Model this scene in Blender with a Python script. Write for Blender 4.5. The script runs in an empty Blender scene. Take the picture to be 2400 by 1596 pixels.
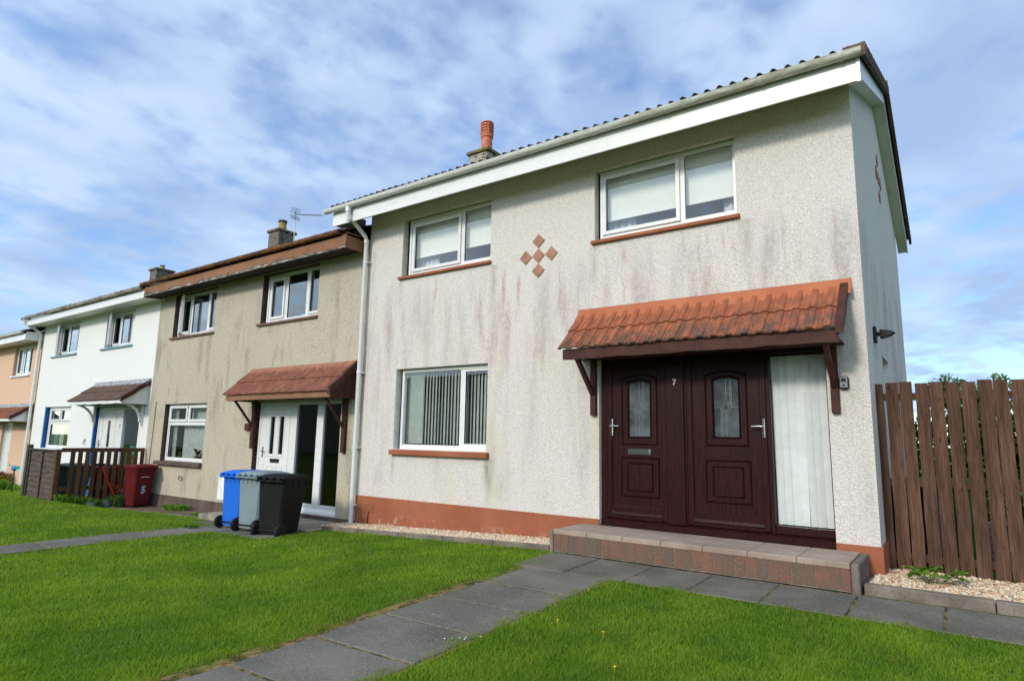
import bpy, math, random
import numpy as np
from mathutils import Vector, Matrix
R = math.radians
scene = bpy.context.scene
col = scene.collection
random.seed(7); rng = np.random.default_rng(7)

# ------------------------------------------------------------------ camera
F_PX, YAW, PITCH, ROLL = 1461.5, R(35.6461), R(8.9606), R(1.063)
CAM = Vector((0.6912, -6.9573, 1.2863))
cam_d = bpy.data.cameras.new('camera')
cam_d.sensor_width = 36.0; cam_d.lens = F_PX / 2400 * 36.0
cam_d.clip_start = 0.05; cam_d.clip_end = 3000
cam = bpy.data.objects.new('camera', cam_d); col.objects.link(cam)
fwd = Vector((-math.sin(YAW)*math.cos(PITCH), math.cos(YAW)*math.cos(PITCH), math.sin(PITCH)))
rt = Vector((math.cos(YAW), math.sin(YAW), 0)); up = rt.cross(fwd)
r2 = math.cos(ROLL)*rt + math.sin(ROLL)*up; u2 = -math.sin(ROLL)*rt + math.cos(ROLL)*up
m3 = Matrix((r2, u2, -fwd)).transposed()
cam.matrix_world = Matrix.Translation(CAM) @ m3.to_4x4()
scene.camera = cam

# ------------------------------------------------------------------ light
SUN_EL = R(27); SX, SY = -0.13, -0.9915
sun_d = bpy.data.lights.new('sun', 'SUN'); sun_d.energy = 2.1; sun_d.angle = R(9); sun_d.color = (1.0, 0.92, 0.80)
sun = bpy.data.objects.new('sun', sun_d); col.objects.link(sun)
to_sun = Vector((SX*math.cos(SUN_EL), SY*math.cos(SUN_EL), math.sin(SUN_EL)))
sun.rotation_euler = to_sun.to_track_quat('Z', 'Y').to_euler()
scene.view_settings.view_transform = 'Standard'; scene.view_settings.look = 'None'
scene.view_settings.exposure = 0.30; scene.view_settings.gamma = 1.0

world = bpy.data.worlds.new('World'); scene.world = world; world.use_nodes = True
def sky_nodes():
    nt = world.node_tree; N = nt.nodes; L = nt.links; N.clear()
    out = N.new('ShaderNodeOutputWorld'); bg = N.new('ShaderNodeBackground')
    sky = N.new('ShaderNodeTexSky'); sky.sky_type = 'NISHITA'; sky.sun_disc = False
    sky.sun_elevation = R(38); sky.sun_rotation = math.atan2(SX, SY)
    sky.air_density = 1.0; sky.dust_density = 0.3; sky.ozone_density = 1.5
    tc = N.new('ShaderNodeTexCoord'); sep = N.new('ShaderNodeSeparateXYZ'); L.new(tc.outputs['Generated'], sep.inputs[0])
    def math_(op, a, b=None, c=None, clamp=False):
        n = N.new('ShaderNodeMath'); n.operation = op; n.use_clamp = clamp
        for i, v in enumerate((a, b, c)):
            if v is None: continue
            if isinstance(v, (int, float)): n.inputs[i].default_value = v
            else: L.new(v, n.inputs[i])
        return n.outputs[0]
    zc = math_('MAXIMUM', sep.outputs[2], 0.0)
    den = math_('ADD', zc, 0.14)
    px = math_('DIVIDE', sep.outputs[0], den); py = math_('DIVIDE', sep.outputs[1], den)
    comb = N.new('ShaderNodeCombineXYZ'); L.new(px, comb.inputs[0]); L.new(py, comb.inputs[1])
    def noise(scale, detail, rough, dist, off=(0, 0, 0), sc=(1, 1, 1), rot=0.6):
        mp = N.new('ShaderNodeMapping'); mp.inputs['Rotation'].default_value = (0, 0, rot)
        mp.inputs['Scale'].default_value = sc; mp.inputs['Location'].default_value = off
        L.new(comb.outputs[0], mp.inputs[0])
        n = N.new('ShaderNodeTexNoise'); n.inputs['Scale'].default_value = scale; n.inputs['Detail'].default_value = detail
        n.inputs['Roughness'].default_value = rough; n.inputs['Distortion'].default_value = dist
        L.new(mp.outputs[0], n.inputs['Vector']); return n.outputs['Fac']
    n1 = noise(1.5, 4.0, 0.5, 0.0, (3.1, 1.7, 0), (1, 0.95, 1))
    n2 = noise(5.0, 5.0, 0.45, 0.0, (0.4, 5.2, 0), (1, 0.9, 1), 0.9)
    n3 = noise(0.9, 3.0, 0.5, 0.0, (8.0, 2.2, 0))
    n4 = noise(12.5, 4.0, 0.5, 0.0, (2.4, 0.7, 0), (1, 0.85, 1), 0.3)
    s = math_('ADD', math_('ADD', math_('MULTIPLY', n1, 0.38), math_('MULTIPLY', n2, 0.36)), math_('MULTIPLY', n4, 0.26))
    mr = N.new('ShaderNodeMapRange'); mr.interpolation_type = 'SMOOTHSTEP'
    mr.inputs['From Min'].default_value = 0.35; mr.inputs['From Max'].default_value = 0.56
    L.new(s, mr.inputs['Value'])
    hz = N.new('ShaderNodeMapRange'); hz.interpolation_type = 'SMOOTHSTEP'
    hz.inputs['From Min'].default_value = 0.02; hz.inputs['From Max'].default_value = 0.065
    L.new(math_('ADD', sep.outputs[2], math_('MULTIPLY', math_('SUBTRACT', n3, 0.5), 0.10)), hz.inputs['Value'])
    cover = math_('MULTIPLY', math_('MULTIPLY_ADD', mr.outputs[0], 0.66, 0.28), hz.outputs[0], clamp=True)
    # cloud tone: slightly varied grey white
    cr = N.new('ShaderNodeMixRGB'); cr.inputs[1].default_value = (0.27, 0.37, 0.55, 1); cr.inputs[2].default_value = (0.40, 0.505, 0.67, 1)
    cf = N.new('ShaderNodeMapRange'); cf.inputs['From Min'].default_value = 0.38; cf.inputs['From Max'].default_value = 0.62
    L.new(noise(2.4, 4.0, 0.45, 0.1, (1.4, 9.2, 0), (1, 0.8, 1)), cf.inputs['Value']); L.new(cf.outputs[0], cr.inputs[0])
    skm = N.new('ShaderNodeMixRGB'); skm.blend_type = 'MULTIPLY'; skm.inputs[0].default_value = 1
    SKY_K = 1.15
    skm.inputs[2].default_value = (SKY_K*0.78, SKY_K*1.0, SKY_K*1.22, 1); L.new(sky.outputs[0], skm.inputs[1])
    cl = N.new('ShaderNodeMixRGB'); cl.blend_type = 'MULTIPLY'; cl.inputs[0].default_value = 1
    cl.inputs[2].default_value = (10, 10, 10, 1); L.new(cr.outputs[0], cl.inputs[1])
    mx = N.new('ShaderNodeMixRGB'); L.new(cover, mx.inputs[0]); L.new(skm.outputs[0], mx.inputs[1]); L.new(cl.outputs[0], mx.inputs[2])
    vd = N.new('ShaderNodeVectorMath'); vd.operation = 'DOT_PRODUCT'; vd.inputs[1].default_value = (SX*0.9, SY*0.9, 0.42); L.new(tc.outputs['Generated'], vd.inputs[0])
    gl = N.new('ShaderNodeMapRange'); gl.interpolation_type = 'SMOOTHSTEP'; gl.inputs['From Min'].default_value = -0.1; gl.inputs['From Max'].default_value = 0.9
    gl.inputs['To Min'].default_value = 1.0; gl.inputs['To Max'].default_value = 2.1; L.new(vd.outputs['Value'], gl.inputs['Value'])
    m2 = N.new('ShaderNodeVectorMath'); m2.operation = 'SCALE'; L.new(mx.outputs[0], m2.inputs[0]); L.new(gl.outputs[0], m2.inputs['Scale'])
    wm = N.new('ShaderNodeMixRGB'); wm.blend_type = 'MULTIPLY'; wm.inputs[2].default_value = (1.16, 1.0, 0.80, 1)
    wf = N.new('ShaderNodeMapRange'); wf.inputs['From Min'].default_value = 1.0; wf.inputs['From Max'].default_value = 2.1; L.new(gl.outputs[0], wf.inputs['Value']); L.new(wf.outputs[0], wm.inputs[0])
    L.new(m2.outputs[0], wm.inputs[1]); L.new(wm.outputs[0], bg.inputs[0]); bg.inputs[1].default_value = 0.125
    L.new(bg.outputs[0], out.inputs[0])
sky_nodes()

# ------------------------------------------------------------------ materials
class Mt:
    def __init__(s, name, rough=0.7, spec=0.35, metal=0.0):
        s.m = bpy.data.materials.new(name); s.m.use_nodes = True
        s.nt = s.m.node_tree; s.N = s.nt.nodes; s.L = s.nt.links
        s.b = s.N['Principled BSDF']; s.out = s.N['Material Output']
        s.b.inputs['Roughness'].default_value = rough
        s.b.inputs['Specular IOR Level'].default_value = spec
        s.b.inputs['Metallic'].default_value = metal
        s._pos = None
    def pos(s, kind='Position'):
        if kind == 'Position':
            g = s.N.new('ShaderNodeNewGeometry'); return g.outputs['Position']
        return s.N.new('ShaderNodeTexCoord').outputs[kind]
    def noise(s, scale, detail=4, rough=0.5, dist=0, sc=(1, 1, 1), off=(0, 0, 0), kind='Position', out='Fac'):
        mp = s.N.new('ShaderNodeMapping'); mp.inputs['Scale'].default_value = sc; mp.inputs['Location'].default_value = off
        s.L.new(s.pos(kind), mp.inputs[0])
        n = s.N.new('ShaderNodeTexNoise'); n.inputs['Scale'].default_value = scale; n.inputs['Detail'].default_value = detail
        n.inputs['Roughness'].default_value = rough; n.inputs['Distortion'].default_value = dist
        s.L.new(mp.outputs[0], n.inputs['Vector']); return n.outputs[out]
    def voro(s, scale, feature='F1', sc=(1, 1, 1), out='Distance', kind='Position', rnd=1.0):
        mp = s.N.new('ShaderNodeMapping'); mp.inputs['Scale'].default_value = sc; s.L.new(s.pos(kind), mp.inputs[0])
        n = s.N.new('ShaderNodeTexVoronoi'); n.feature = feature; n.inputs['Scale'].default_value = scale
        n.inputs['Randomness'].default_value = rnd
        s.L.new(mp.outputs[0], n.inputs['Vector']); return n.outputs[out]
    def ramp(s, v, a, b, lo=0.0, hi=1.0, smooth=True):
        n = s.N.new('ShaderNodeMapRange'); n.interpolation_type = 'SMOOTHSTEP' if smooth else 'LINEAR'
        n.inputs['From Min'].default_value = a; n.inputs['From Max'].default_value = b
        n.inputs['To Min'].default_value = lo; n.inputs['To Max'].default_value = hi
        s.L.new(v, n.inputs['Value']); return n.outputs[0]
    def mix(s, f, a, b, mode='MIX'):
        n = s.N.new('ShaderNodeMixRGB'); n.blend_type = mode
        for i, v in enumerate((f, a, b)):
            if isinstance(v, (int, float)): n.inputs[i].default_value = v if i == 0 else (v, v, v, 1)
            elif isinstance(v, tuple): n.inputs[i].default_value = v if len(v) == 4 else (*v, 1)
            else: s.L.new(v, n.inputs[i])
        return n.outputs[0]
    def math(s, op, a, b=0.0):
        n = s.N.new('ShaderNodeMath'); n.operation = op
        for i, v in enumerate((a, b)):
            if isinstance(v, (int, float)): n.inputs[i].default_value = v
            else: s.L.new(v, n.inputs[i])
        return n.outputs[0]
    def color(s, c):
        if isinstance(c, tuple): s.b.inputs['Base Color'].default_value = (*c[:3], 1)
        else: s.L.new(c, s.b.inputs['Base Color'])
        return s
    def rough(s, v): s.L.new(v, s.b.inputs['Roughness']); return s
    def bump(s, h, strength=0.5, dist=0.01):
        n = s.N.new('ShaderNodeBump'); n.inputs['Strength'].default_value = strength; n.inputs['Distance'].default_value = dist
        s.L.new(h, n.inputs['Height']); s.L.new(n.outputs[0], s.b.inputs['Normal']); return s
    def xyz(s, i, kind='Position'):
        n = s.N.new('ShaderNodeSeparateXYZ'); s.L.new(s.pos(kind), n.inputs[0]); return n.outputs[i]

M = {}
def plain(name, c, rough=0.6, spec=0.35, metal=0.0, var=0.12, scale=9, bump=0.0, kind='Position'):
    t = Mt(name, rough, spec, metal)
    n = t.noise(scale, 5, 0.6, kind=kind)
    dk = tuple(x*(1-var*1.6) for x in c); lt = tuple(min(1, x*(1+var)) for x in c)
    t.color(t.mix(t.ramp(n, 0.3, 0.7), dk, lt))
    if bump: t.bump(t.noise(scale*7, 3, kind=kind), bump, 0.004)
    M[name] = t.m; return t

def roughcast(name, base, grain, speck, stains=None, bstr=0.7, tint=None, drips=None):
    t = Mt(name, 0.9, 0.2)
    v = t.voro(88); fine = t.noise(150, 3, 0.6); big = t.noise(0.9, 5, 0.55)
    c = t.mix(t.ramp(v, 0.25, 0.72), base, grain)
    c = t.mix(t.ramp(fine, 0.57, 0.70), c, speck)
    c = t.mix(t.ramp(big, 0.35, 0.7, 0, 0.35), c, tuple(x*0.83 for x in base))
    if tint: c = t.mix(t.ramp(t.noise(1.7, 4, 0.6, off=(4, 0, 2)), 0.5, 0.72, 0, 0.5), c, tint)
    if stains:
        z = t.xyz(2)
        for (sc, off, lo, hi, z0, z1, z2, z3, colr, amt) in stains:
            st = t.ramp(t.noise(1.0, 5, 0.62, 0.25, sc=sc, off=off), lo, hi)
            w = t.math('MULTIPLY', t.ramp(z, z0, z1), t.ramp(z, z2, z3, 1, 0))
            br = t.ramp(t.noise(24, 3, 0.6, sc=(1, 1, 0.6)), 0.3, 0.62, 0.35, 1)
            f = t.math('MULTIPLY', t.math('MULTIPLY', t.math('MULTIPLY', st, w), br), amt)
            c = t.mix(f, c, colr)
    if drips:
        x = t.xyz(0); z = t.xyz(2); wob = t.math('MULTIPLY', t.math('SUBTRACT', t.noise(1.5, 3), 0.5), 0.16)
        for (x0, w0, zt, zb, colr, amt) in drips:
            d = t.math('ABSOLUTE', t.math('SUBTRACT', t.math('ADD', x, wob), x0))
            f = t.math('MULTIPLY', t.ramp(d, 0.0, w0, 1, 0), t.math('MULTIPLY', t.ramp(z, zb, zt-.05, 0, 1), t.ramp(z, zt-.02, zt, 1, 0)))
            f = t.math('MULTIPLY', t.math('MULTIPLY', f, t.ramp(t.noise(16, 4, 0.6, sc=(1, 1, 0.25)), 0.3, 0.6, 0.25, 1)), amt)
            c = t.mix(f, c, colr)
    t.color(c)
    h = t.math('ADD', t.math('MULTIPLY', v, -1.0), t.math('MULTIPLY', fine, 0.6))
    t.bump(h, bstr, 0.012); M[name] = t.m
roughcast('roughcast_cream', (0.78, 0.735, 0.69), (0.55, 0.515, 0.475), (0.30, 0.285, 0.26), stains=[
    ((3.6, 1, 0.60), (0, 0, 0), 0.46, 0.70, 1.4, 2.6, 3.0, 3.75, (0.38, 0.26, 0.255), 0.68),
    ((7.5, 1, 0.9), (9, 0, 4), 0.55, 0.68, 2.8, 3.1, 3.5, 3.9, (0.40, 0.20, 0.17), 0.62),
    ((3.0, 1, 0.5), (3, 0, 7), 0.46, 0.70, 0.2, 0.7, 3.4, 3.9, (0.40, 0.37, 0.36), 0.62),
    ((2.5, 1, 0.6), (6, 0, 1), 0.50, 0.70, 0.0, 0.4, 2.5, 3.6, (0.62, 0.56, 0.38), 0.45),
    ((9.0, 1, 0.5), (2, 0, 3), 0.56, 0.70, 0.3, 0.6, 4.6, 5.0, (0.36, 0.35, 0.31), 0.25)],
    drips=[(-4.66, .10, 1.0, .25, (0.20, 0.20, 0.17), .8), (-6.55, .07, 1.0, .45, (0.25, 0.25, 0.21), .5), (-4.66, .10, 3.78, 2.7, (0.30, 0.26, 0.20), .65), (-6.56, .08, 3.78, 3.1, (0.30, 0.28, 0.24), .5),
           (-1.12, .13, 3.78, 2.9, (0.32, 0.28, 0.22), .6), (-3.03, .10, 3.78, 3.0, (0.32, 0.30, 0.25), .5), (-2.98, .16, 1.6, .35, (0.62, 0.52, 0.26), .6), (-.2, .16, 2.3, .9, (0.36, 0.33, 0.26), .4), (-7.22, .07, 4.4, .4, (0.40, 0.38, 0.32), .45)])
roughcast('roughcast_beige', (0.62, 0.555, 0.445), (0.36, 0.32, 0.25), (0.23, 0.20, 0.155), stains=[
    ((3.0, 1, 0.8), (0, 0, 0), 0.50, 0.70, -0.5, 0.2, 3.6, 4.3, (0.24, 0.215, 0.165), 0.75),
    ((2.0, 1, 0.9), (5, 0, 2), 0.46, 0.66, -0.5, -0.2, 1.0, 2.2, (0.58, 0.49, 0.30), 0.65)])
roughcast('roughcast_white', (0.80, 0.80, 0.78), (0.68, 0.68, 0.67), (0.60, 0.60, 0.59), bstr=0.45)
roughcast('roughcast_peach', (0.72, 0.50, 0.36), (0.60, 0.40, 0.28), (0.50, 0.33, 0.23), bstr=0.5)
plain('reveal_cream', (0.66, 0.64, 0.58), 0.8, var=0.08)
def upvc(name, c=(0.68, 0.68, 0.67), dirt=0.5):
    t = Mt(name, 0.32, 0.45)
    n = t.noise(3, 5, 0.6, sc=(1, 1, 3)); t.color(t.mix(t.ramp(n, 0.45, 0.8, 0, dirt), c, tuple(x*0.72 for x in c))); M[name] = t.m
upvc('white_upvc'); upvc('aged_upvc', (0.72, 0.71, 0.66), 0.9)
t = Mt('gutter_white', 0.4, 0.4)
n = t.noise(2.2, 6, 0.65, sc=(1.2, 3, 6)); n2 = t.ramp(t.xyz(0), -4.5, 0.1)
t.color(t.mix(t.math('MULTIPLY', t.ramp(n, 0.36, 0.62), t.ramp(t.xyz(0), -5.5, -0.2, 0.15, 0.9)), (0.68, 0.69, 0.66), (0.30, 0.29, 0.20))); M['gutter_white'] = t.m
t = Mt('gutter_grey', 0.6, 0.3)
t.color(t.mix(t.ramp(t.noise(4, 6, 0.65, sc=(1, 3, 3)), 0.4, 0.62), (0.40, 0.37, 0.31), (0.16, 0.12, 0.08))); M['gutter_grey'] = t.m
t = Mt('gutter_rust', 0.85, 0.2)
c = t.mix(t.ramp(t.noise(5, 6, 0.7, sc=(1, 2, 2)), 0.38, 0.62), (0.07, 0.045, 0.035), (0.24, 0.09, 0.035))
c = t.mix(t.ramp(t.noise(11, 5, 0.6), 0.56, 0.66), c, (0.26, 0.20, 0.06)); t.color(c); t.bump(t.noise(30, 4), 0.8, 0.02); M['gutter_rust'] = t.m
t = Mt('fascia_brown', 0.7, 0.3)
c = t.mix(t.ramp(t.noise(3, 5), 0.3, 0.7), (0.20, 0.095, 0.05), (0.26, 0.13, 0.075))
M['fascia_brown'] = t.color(c).m
t = Mt('fascia_peeling', 0.8, 0.25)
c = t.mix(t.ramp(t.noise(3, 5), 0.3, 0.7), (0.20, 0.095, 0.05), (0.27, 0.135, 0.075))
edge = t.math('ADD', t.xyz(2), t.math('MULTIPLY', t.noise(2.0, 8, 0.72, 0.6, sc=(1.6, 1, 4)), -0.32))
pl = t.ramp(edge, 4.250, 4.265, 1, 0)
c = t.mix(pl, c, t.mix(t.ramp(t.noise(14, 5, sc=(0.4, 1, 3)), 0.4, 0.6), (0.12, 0.11, 0.10), (0.36, 0.34, 0.31)))
c = t.mix(t.math('MULTIPLY', t.ramp(edge, 4.265, 4.275, 1, 0), t.ramp(edge, 4.247, 4.26)), c, (0.06, 0.035, 0.025))
t.color(c); t.bump(pl, 0.6, -0.006); M['fascia_peeling'] = t.m
plain('soffit_brown', (0.04, 0.030, 0.026), 0.9, var=0.3)
plain('paint_brown', (0.17, 0.085, 0.055), 0.55, var=0.2)
plain('paint_dark_brown', (0.062, 0.022, 0.016), 0.65, 0.2, var=0.2)
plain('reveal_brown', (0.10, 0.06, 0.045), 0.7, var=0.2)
t = Mt('paint_terracotta', 0.75, 0.25)
c = t.mix(t.ramp(t.noise(1.6, 6, 0.6), 0.3, 0.72), (0.26, 0.080, 0.038), (0.33, 0.112, 0.056))
w = t.math('MULTIPLY', t.ramp(t.noise(6, 6, 0.7), 0.52, 0.64), t.ramp(t.xyz(2), -0.02, 0.16, 1, 0))
c = t.mix(w, c, (0.52, 0.34, 0.26)); c = t.mix(t.math('MULTIPLY', t.ramp(t.noise(3.0, 6, 0.7, sc=(1, 1, 2)), 0.40, 0.66), t.ramp(t.xyz(2), -0.15, 0.22, 0.65, 0.15)), c, (0.20, 0.085, 0.05)); t.color(c); t.bump(t.noise(28, 4), 0.25, 0.004); M['paint_terracotta'] = t.m
t = Mt('plinth_brown', 0.85, 0.2)
c = t.mix(t.ramp(t.noise(2.2, 6, 0.65, sc=(1, 1, 0.6)), 0.35, 0.7), (0.075, 0.05, 0.042), (0.15, 0.115, 0.095)); t.color(c); M['plinth_brown'] = t.m
plain('blue_paint', (0.012, 0.11, 0.33), 0.5)
plain('sill_blue', (0.22, 0.34, 0.42), 0.6)
t = Mt('diamond_tile', 0.7, 0.3)
t.color(t.mix(t.ramp(t.noise(7, 4), 0.35, 0.65), (0.27, 0.125, 0.08), (0.36, 0.185, 0.125))); M['diamond_tile'] = t.m
def tilemat(name, a, b, grime, gz=None, cell=0.15, amt=0.7):
    t = Mt(name, 0.85, 0.2)
    c = t.mix(t.ramp(t.noise(4.5, 5, 0.6, sc=(3, 1, 1)), 0.35, 0.68), a, b)
    g = t.ramp(t.noise(5, 7, 0.7, 0.4, sc=(2.6, 1.1, 0.8)), 0.38, 0.58)
    if gz: g = t.math('MULTIPLY', g, t.ramp(t.xyz(2), gz[0], gz[1], 1.0, 0.25))
    g = t.math('MAXIMUM', g, t.math('MULTIPLY', t.ramp(t.noise(7, 5, 0.7), 0.35, 0.6), t.ramp(t.xyz(2), gz[0]+.0, gz[0]+.13, 1, 0))) if gz else g
    c = t.mix(t.math('MULTIPLY', g, amt), c, grime)
    c = t.mix(t.ramp(t.noise(55, 2), 0.68, 0.72, 0, 0.7), c, (0.42, 0.38, 0.30))
    t.color(c); t.bump(t.noise(60, 4), 0.4, 0.004); M[name] = t.m
tilemat('tile_orange', (0.27, 0.080, 0.038), (0.36, 0.115, 0.052), (0.075, 0.055, 0.045), (2.36, 2.80), amt=0.95)
tilemat('tile_red', (0.21, 0.075, 0.045), (0.30, 0.115, 0.065), (0.10, 0.05, 0.038), amt=0.6)
tilemat('tile_brown', (0.12, 0.07, 0.05), (0.17, 0.10, 0.075), (0.055, 0.045, 0.04), amt=0.6)
tilemat('tile_dark', (0.055, 0.04, 0.036), (0.085, 0.06, 0.052), (0.03, 0.027, 0.025), amt=0.6)
t = Mt('flashing_orange', 0.65, 0.3)
c = t.mix(t.ramp(t.noise(2.5, 5), 0.3, 0.7), (0.34, 0.095, 0.038), (0.41, 0.13, 0.055))
c = t.mix(t.ramp(t.noise(9, 5, 0.7, sc=(0.5, 1, 1)), 0.62, 0.70, 0, 0.6), c, (0.20, 0.12, 0.09)); t.color(c); t.bump(t.noise(9, 4), 0.4, 0.01); M['flashing_orange'] = t.m
plain('flashing_brown', (0.29, 0.125, 0.07), 0.7, var=0.15)
plain('lead', (0.30, 0.32, 0.34), 0.5, var=0.3, bump=0.4)
t = Mt('render_grey', 0.95, 0.15)
c = t.mix(t.ramp(t.voro(38), 0.2, 0.7), (0.20, 0.18, 0.145), (0.11, 0.10, 0.085)); c = t.mix(t.ramp(t.noise(9, 5, 0.7), 0.5, 0.62), c, (0.06, 0.055, 0.05)); t.color(c); t.bump(t.noise(60, 4), 0.8, 0.01); M['render_grey'] = t.m
t = Mt('render_pale_dirty', 0.95, 0.15)
c = t.mix(t.ramp(t.voro(34), 0.2, 0.7), (0.42, 0.39, 0.34), (0.26, 0.24, 0.21)); c = t.mix(t.ramp(t.noise(9, 6, 0.75), 0.50, 0.58), c, (0.05, 0.05, 0.04)); t.color(c); t.bump(t.noise(60, 4), 0.8, 0.01); M['render_pale_dirty'] = t.m
t = Mt('mossy_concrete', 0.95, 0.15)
c = t.mix(t.ramp(t.noise(14, 6, 0.7), 0.40, 0.60), (0.11, 0.095, 0.07), (0.20, 0.17, 0.03)); t.color(c); t.bump(t.noise(50, 4), 0.8, 0.012); M['mossy_concrete'] = t.m
plain('terracotta_pot', (0.46, 0.13, 0.065), 0.6, var=0.12)
t = Mt('pot_yellow', 0.8, 0.2); t.color(t.mix(t.ramp(t.noise(11, 5), 0.42, 0.58), (0.25, 0.19, 0.12), (0.42, 0.27, 0.03))); M['pot_yellow'] = t.m
plain('metal_grey', (0.22, 0.22, 0.22), 0.4, metal=0.7)
plain('chrome', (0.75, 0.75, 0.76), 0.14, metal=1.0, var=0.03)
plain('black_plastic', (0.012, 0.012, 0.013), 0.5, 0.2, var=0.3)
plain('interior', (0.10, 0.10, 0.095), 0.9, var=0.1)
plain('interior_light', (0.28, 0.27, 0.25), 0.9, var=0.1)
plain('blind_cream', (0.74, 0.75, 0.70), 0.8, var=0.02)
plain('slat_green', (0.42, 0.47, 0.43), 0.8, var=0.08)
plain('slat_white', (0.78, 0.78, 0.77), 0.8, var=0.04)
plain('obscure_pane', (0.085, 0.10, 0.11), 0.12, 0.6, var=0.35, scale=5)
plain('net_curtain', (0.55, 0.58, 0.55), 0.9, var=0.1)
plain('curtain_lilac', (0.62, 0.62, 0.66), 0.9, var=0.1)
plain('curtain_blue', (0.22, 0.36, 0.50), 0.9, var=0.1)
plain('lead_came', (0.26, 0.28, 0.29), 0.45, metal=0.3)
# dark rosewood door foil
t = Mt('rosewood', 0.42, 0.16)
g = t.noise(9, 6, 0.65, 0.5, sc=(9, 9, 0.45))
t.color(t.mix(t.ramp(g, 0.35, 0.68), (0.009, 0.0022, 0.0025), (0.034, 0.0062, 0.0055))); t.bump(g, 0.15, 0.001); M['rosewood'] = t.m
# glass
def glass(name, tint=(0.95, 0.97, 0.97), refl=1.0):
    m = bpy.data.materials.new(name); m.use_nodes = True; N = m.node_tree.nodes; L = m.node_tree.links; N.clear()
    o = N.new('ShaderNodeOutputMaterial'); mx = N.new('ShaderNodeMixShader'); tr = N.new('ShaderNodeBsdfTransparent')
    gl = N.new('ShaderNodeBsdfGlossy'); lw = N.new('ShaderNodeLayerWeight'); lw.inputs[0].default_value = 0.5
    pw = N.new('ShaderNodeMath'); pw.operation = 'POWER'; L.new(lw.outputs['Facing'], pw.inputs[0]); pw.inputs[1].default_value = 4.0
    fr = N.new('ShaderNodeMath'); fr.operation = 'MULTIPLY_ADD'; L.new(pw.outputs[0], fr.inputs[0]); fr.inputs[1].default_value = 0.95; fr.inputs[2].default_value = 0.045
    gl.inputs['Roughness'].default_value = 0.01; gl.inputs['Color'].default_value = (0.92, 0.95, 0.97, 1); tr.inputs[0].default_value = (*tint, 1)
    mu = N.new('ShaderNodeMath'); mu.operation = 'MULTIPLY'; mu.inputs[1].default_value = 2.6*refl; mu.use_clamp = True
    nz = N.new('ShaderNodeTexNoise'); nz.inputs['Scale'].default_value = 1.3; bp = N.new('ShaderNodeBump'); bp.inputs['Strength'].default_value = 0.03; bp.inputs['Distance'].default_value = 0.02
    ge = N.new('ShaderNodeNewGeometry'); L.new(ge.outputs['Position'], nz.inputs['Vector']); L.new(nz.outputs[0], bp.inputs['Height']); L.new(bp.outputs[0], gl.inputs['Normal'])
    L.new(fr.outputs[0], mu.inputs[0]); L.new(mu.outputs[0], mx.inputs[0]); L.new(tr.outputs[0], mx.inputs[1]); L.new(gl.outputs[0], mx.inputs[2]); L.new(mx.outputs[0], o.inputs[0])
    M[name] = m
glass('glass'); glass('glass_dark', (0.35, 0.38, 0.40), 0.30)
# paving / concrete
t = Mt('paving', 0.92, 0.2)
c = t.mix(t.ramp(t.noise(1.3, 6, 0.62), 0.32, 0.7), (0.088, 0.079, 0.064), (0.168, 0.152, 0.125))
c = t.mix(t.ramp(t.noise(130, 3, 0.7), 0.52, 0.66, 0, 0.75), c, (0.27, 0.27, 0.25))
c = t.mix(t.ramp(t.noise(90, 2, 0.6, off=(3, 3, 3)), 0.58, 0.68, 0, 0.7), c, (0.035, 0.035, 0.035))
c = t.mix(t.ramp(t.noise(11, 6, 0.7, 0.3), 0.62, 0.74, 0, 0.5), c, (0.34, 0.33, 0.29)); c = t.mix(t.ramp(t.noise(45, 3, 0.6, off=(1, 5, 0)), 0.56, 0.70, 0, 0.45), c, (0.26, 0.25, 0.22))
c = t.mix(t.ramp(t.noise(2.3, 5, 0.6, off=(7, 1, 0)), 0.58, 0.72, 0, 0.4), c, (0.12, 0.11, 0.06))
t.color(c); t.bump(t.noise(120, 4, 0.7), 0.6, 0.006); M['paving'] = t.m
t = Mt('concrete_kerb', 0.95, 0.15)
c = t.mix(t.ramp(t.noise(3, 6, 0.65), 0.35, 0.7), (0.13, 0.11, 0.09), (0.24, 0.20, 0.165)); c = t.mix(t.ramp(t.noise(90, 2), 0.55, 0.66, 0, 0.5), c, (0.08, 0.07, 0.06)); t.color(c); t.bump(t.noise(90, 4), 0.6, 0.006); M['concrete_kerb'] = t.m
t = Mt('step_slab', 0.92, 0.2)
c = t.mix(t.ramp(t.noise(2.2, 6, 0.65), 0.35, 0.7), (0.27, 0.205, 0.165), (0.38, 0.30, 0.245)); c = t.mix(t.ramp(t.noise(110, 2), 0.55, 0.66, 0, 0.6), c, (0.14, 0.11, 0.10)); t.color(c); t.bump(t.noise(110, 4), 0.5, 0.005); M['step_slab'] = t.m
t = Mt('step_brick', 0.92, 0.2)
at = t.N.new('ShaderNodeAttribute'); at.attribute_name = 'tone'
c = t.mix(at.outputs['Fac'], (0.115, 0.085, 0.066), (0.20, 0.092, 0.060))
c = t.mix(t.ramp(t.noise(8, 6, 0.7), 0.36, 0.60, 0, 0.85), c, (0.135, 0.088, 0.066)); c = t.mix(t.ramp(t.noise(95, 2), 0.63, 0.70, 0, 0.7), c, (0.42, 0.36, 0.32)); t.color(c); t.bump(t.noise(70, 4), 0.7, 0.008); M['step_brick'] = t.m
plain('concrete_pale', (0.28, 0.25, 0.20), 0.95, var=0.25, scale=5, bump=0.5)
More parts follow.
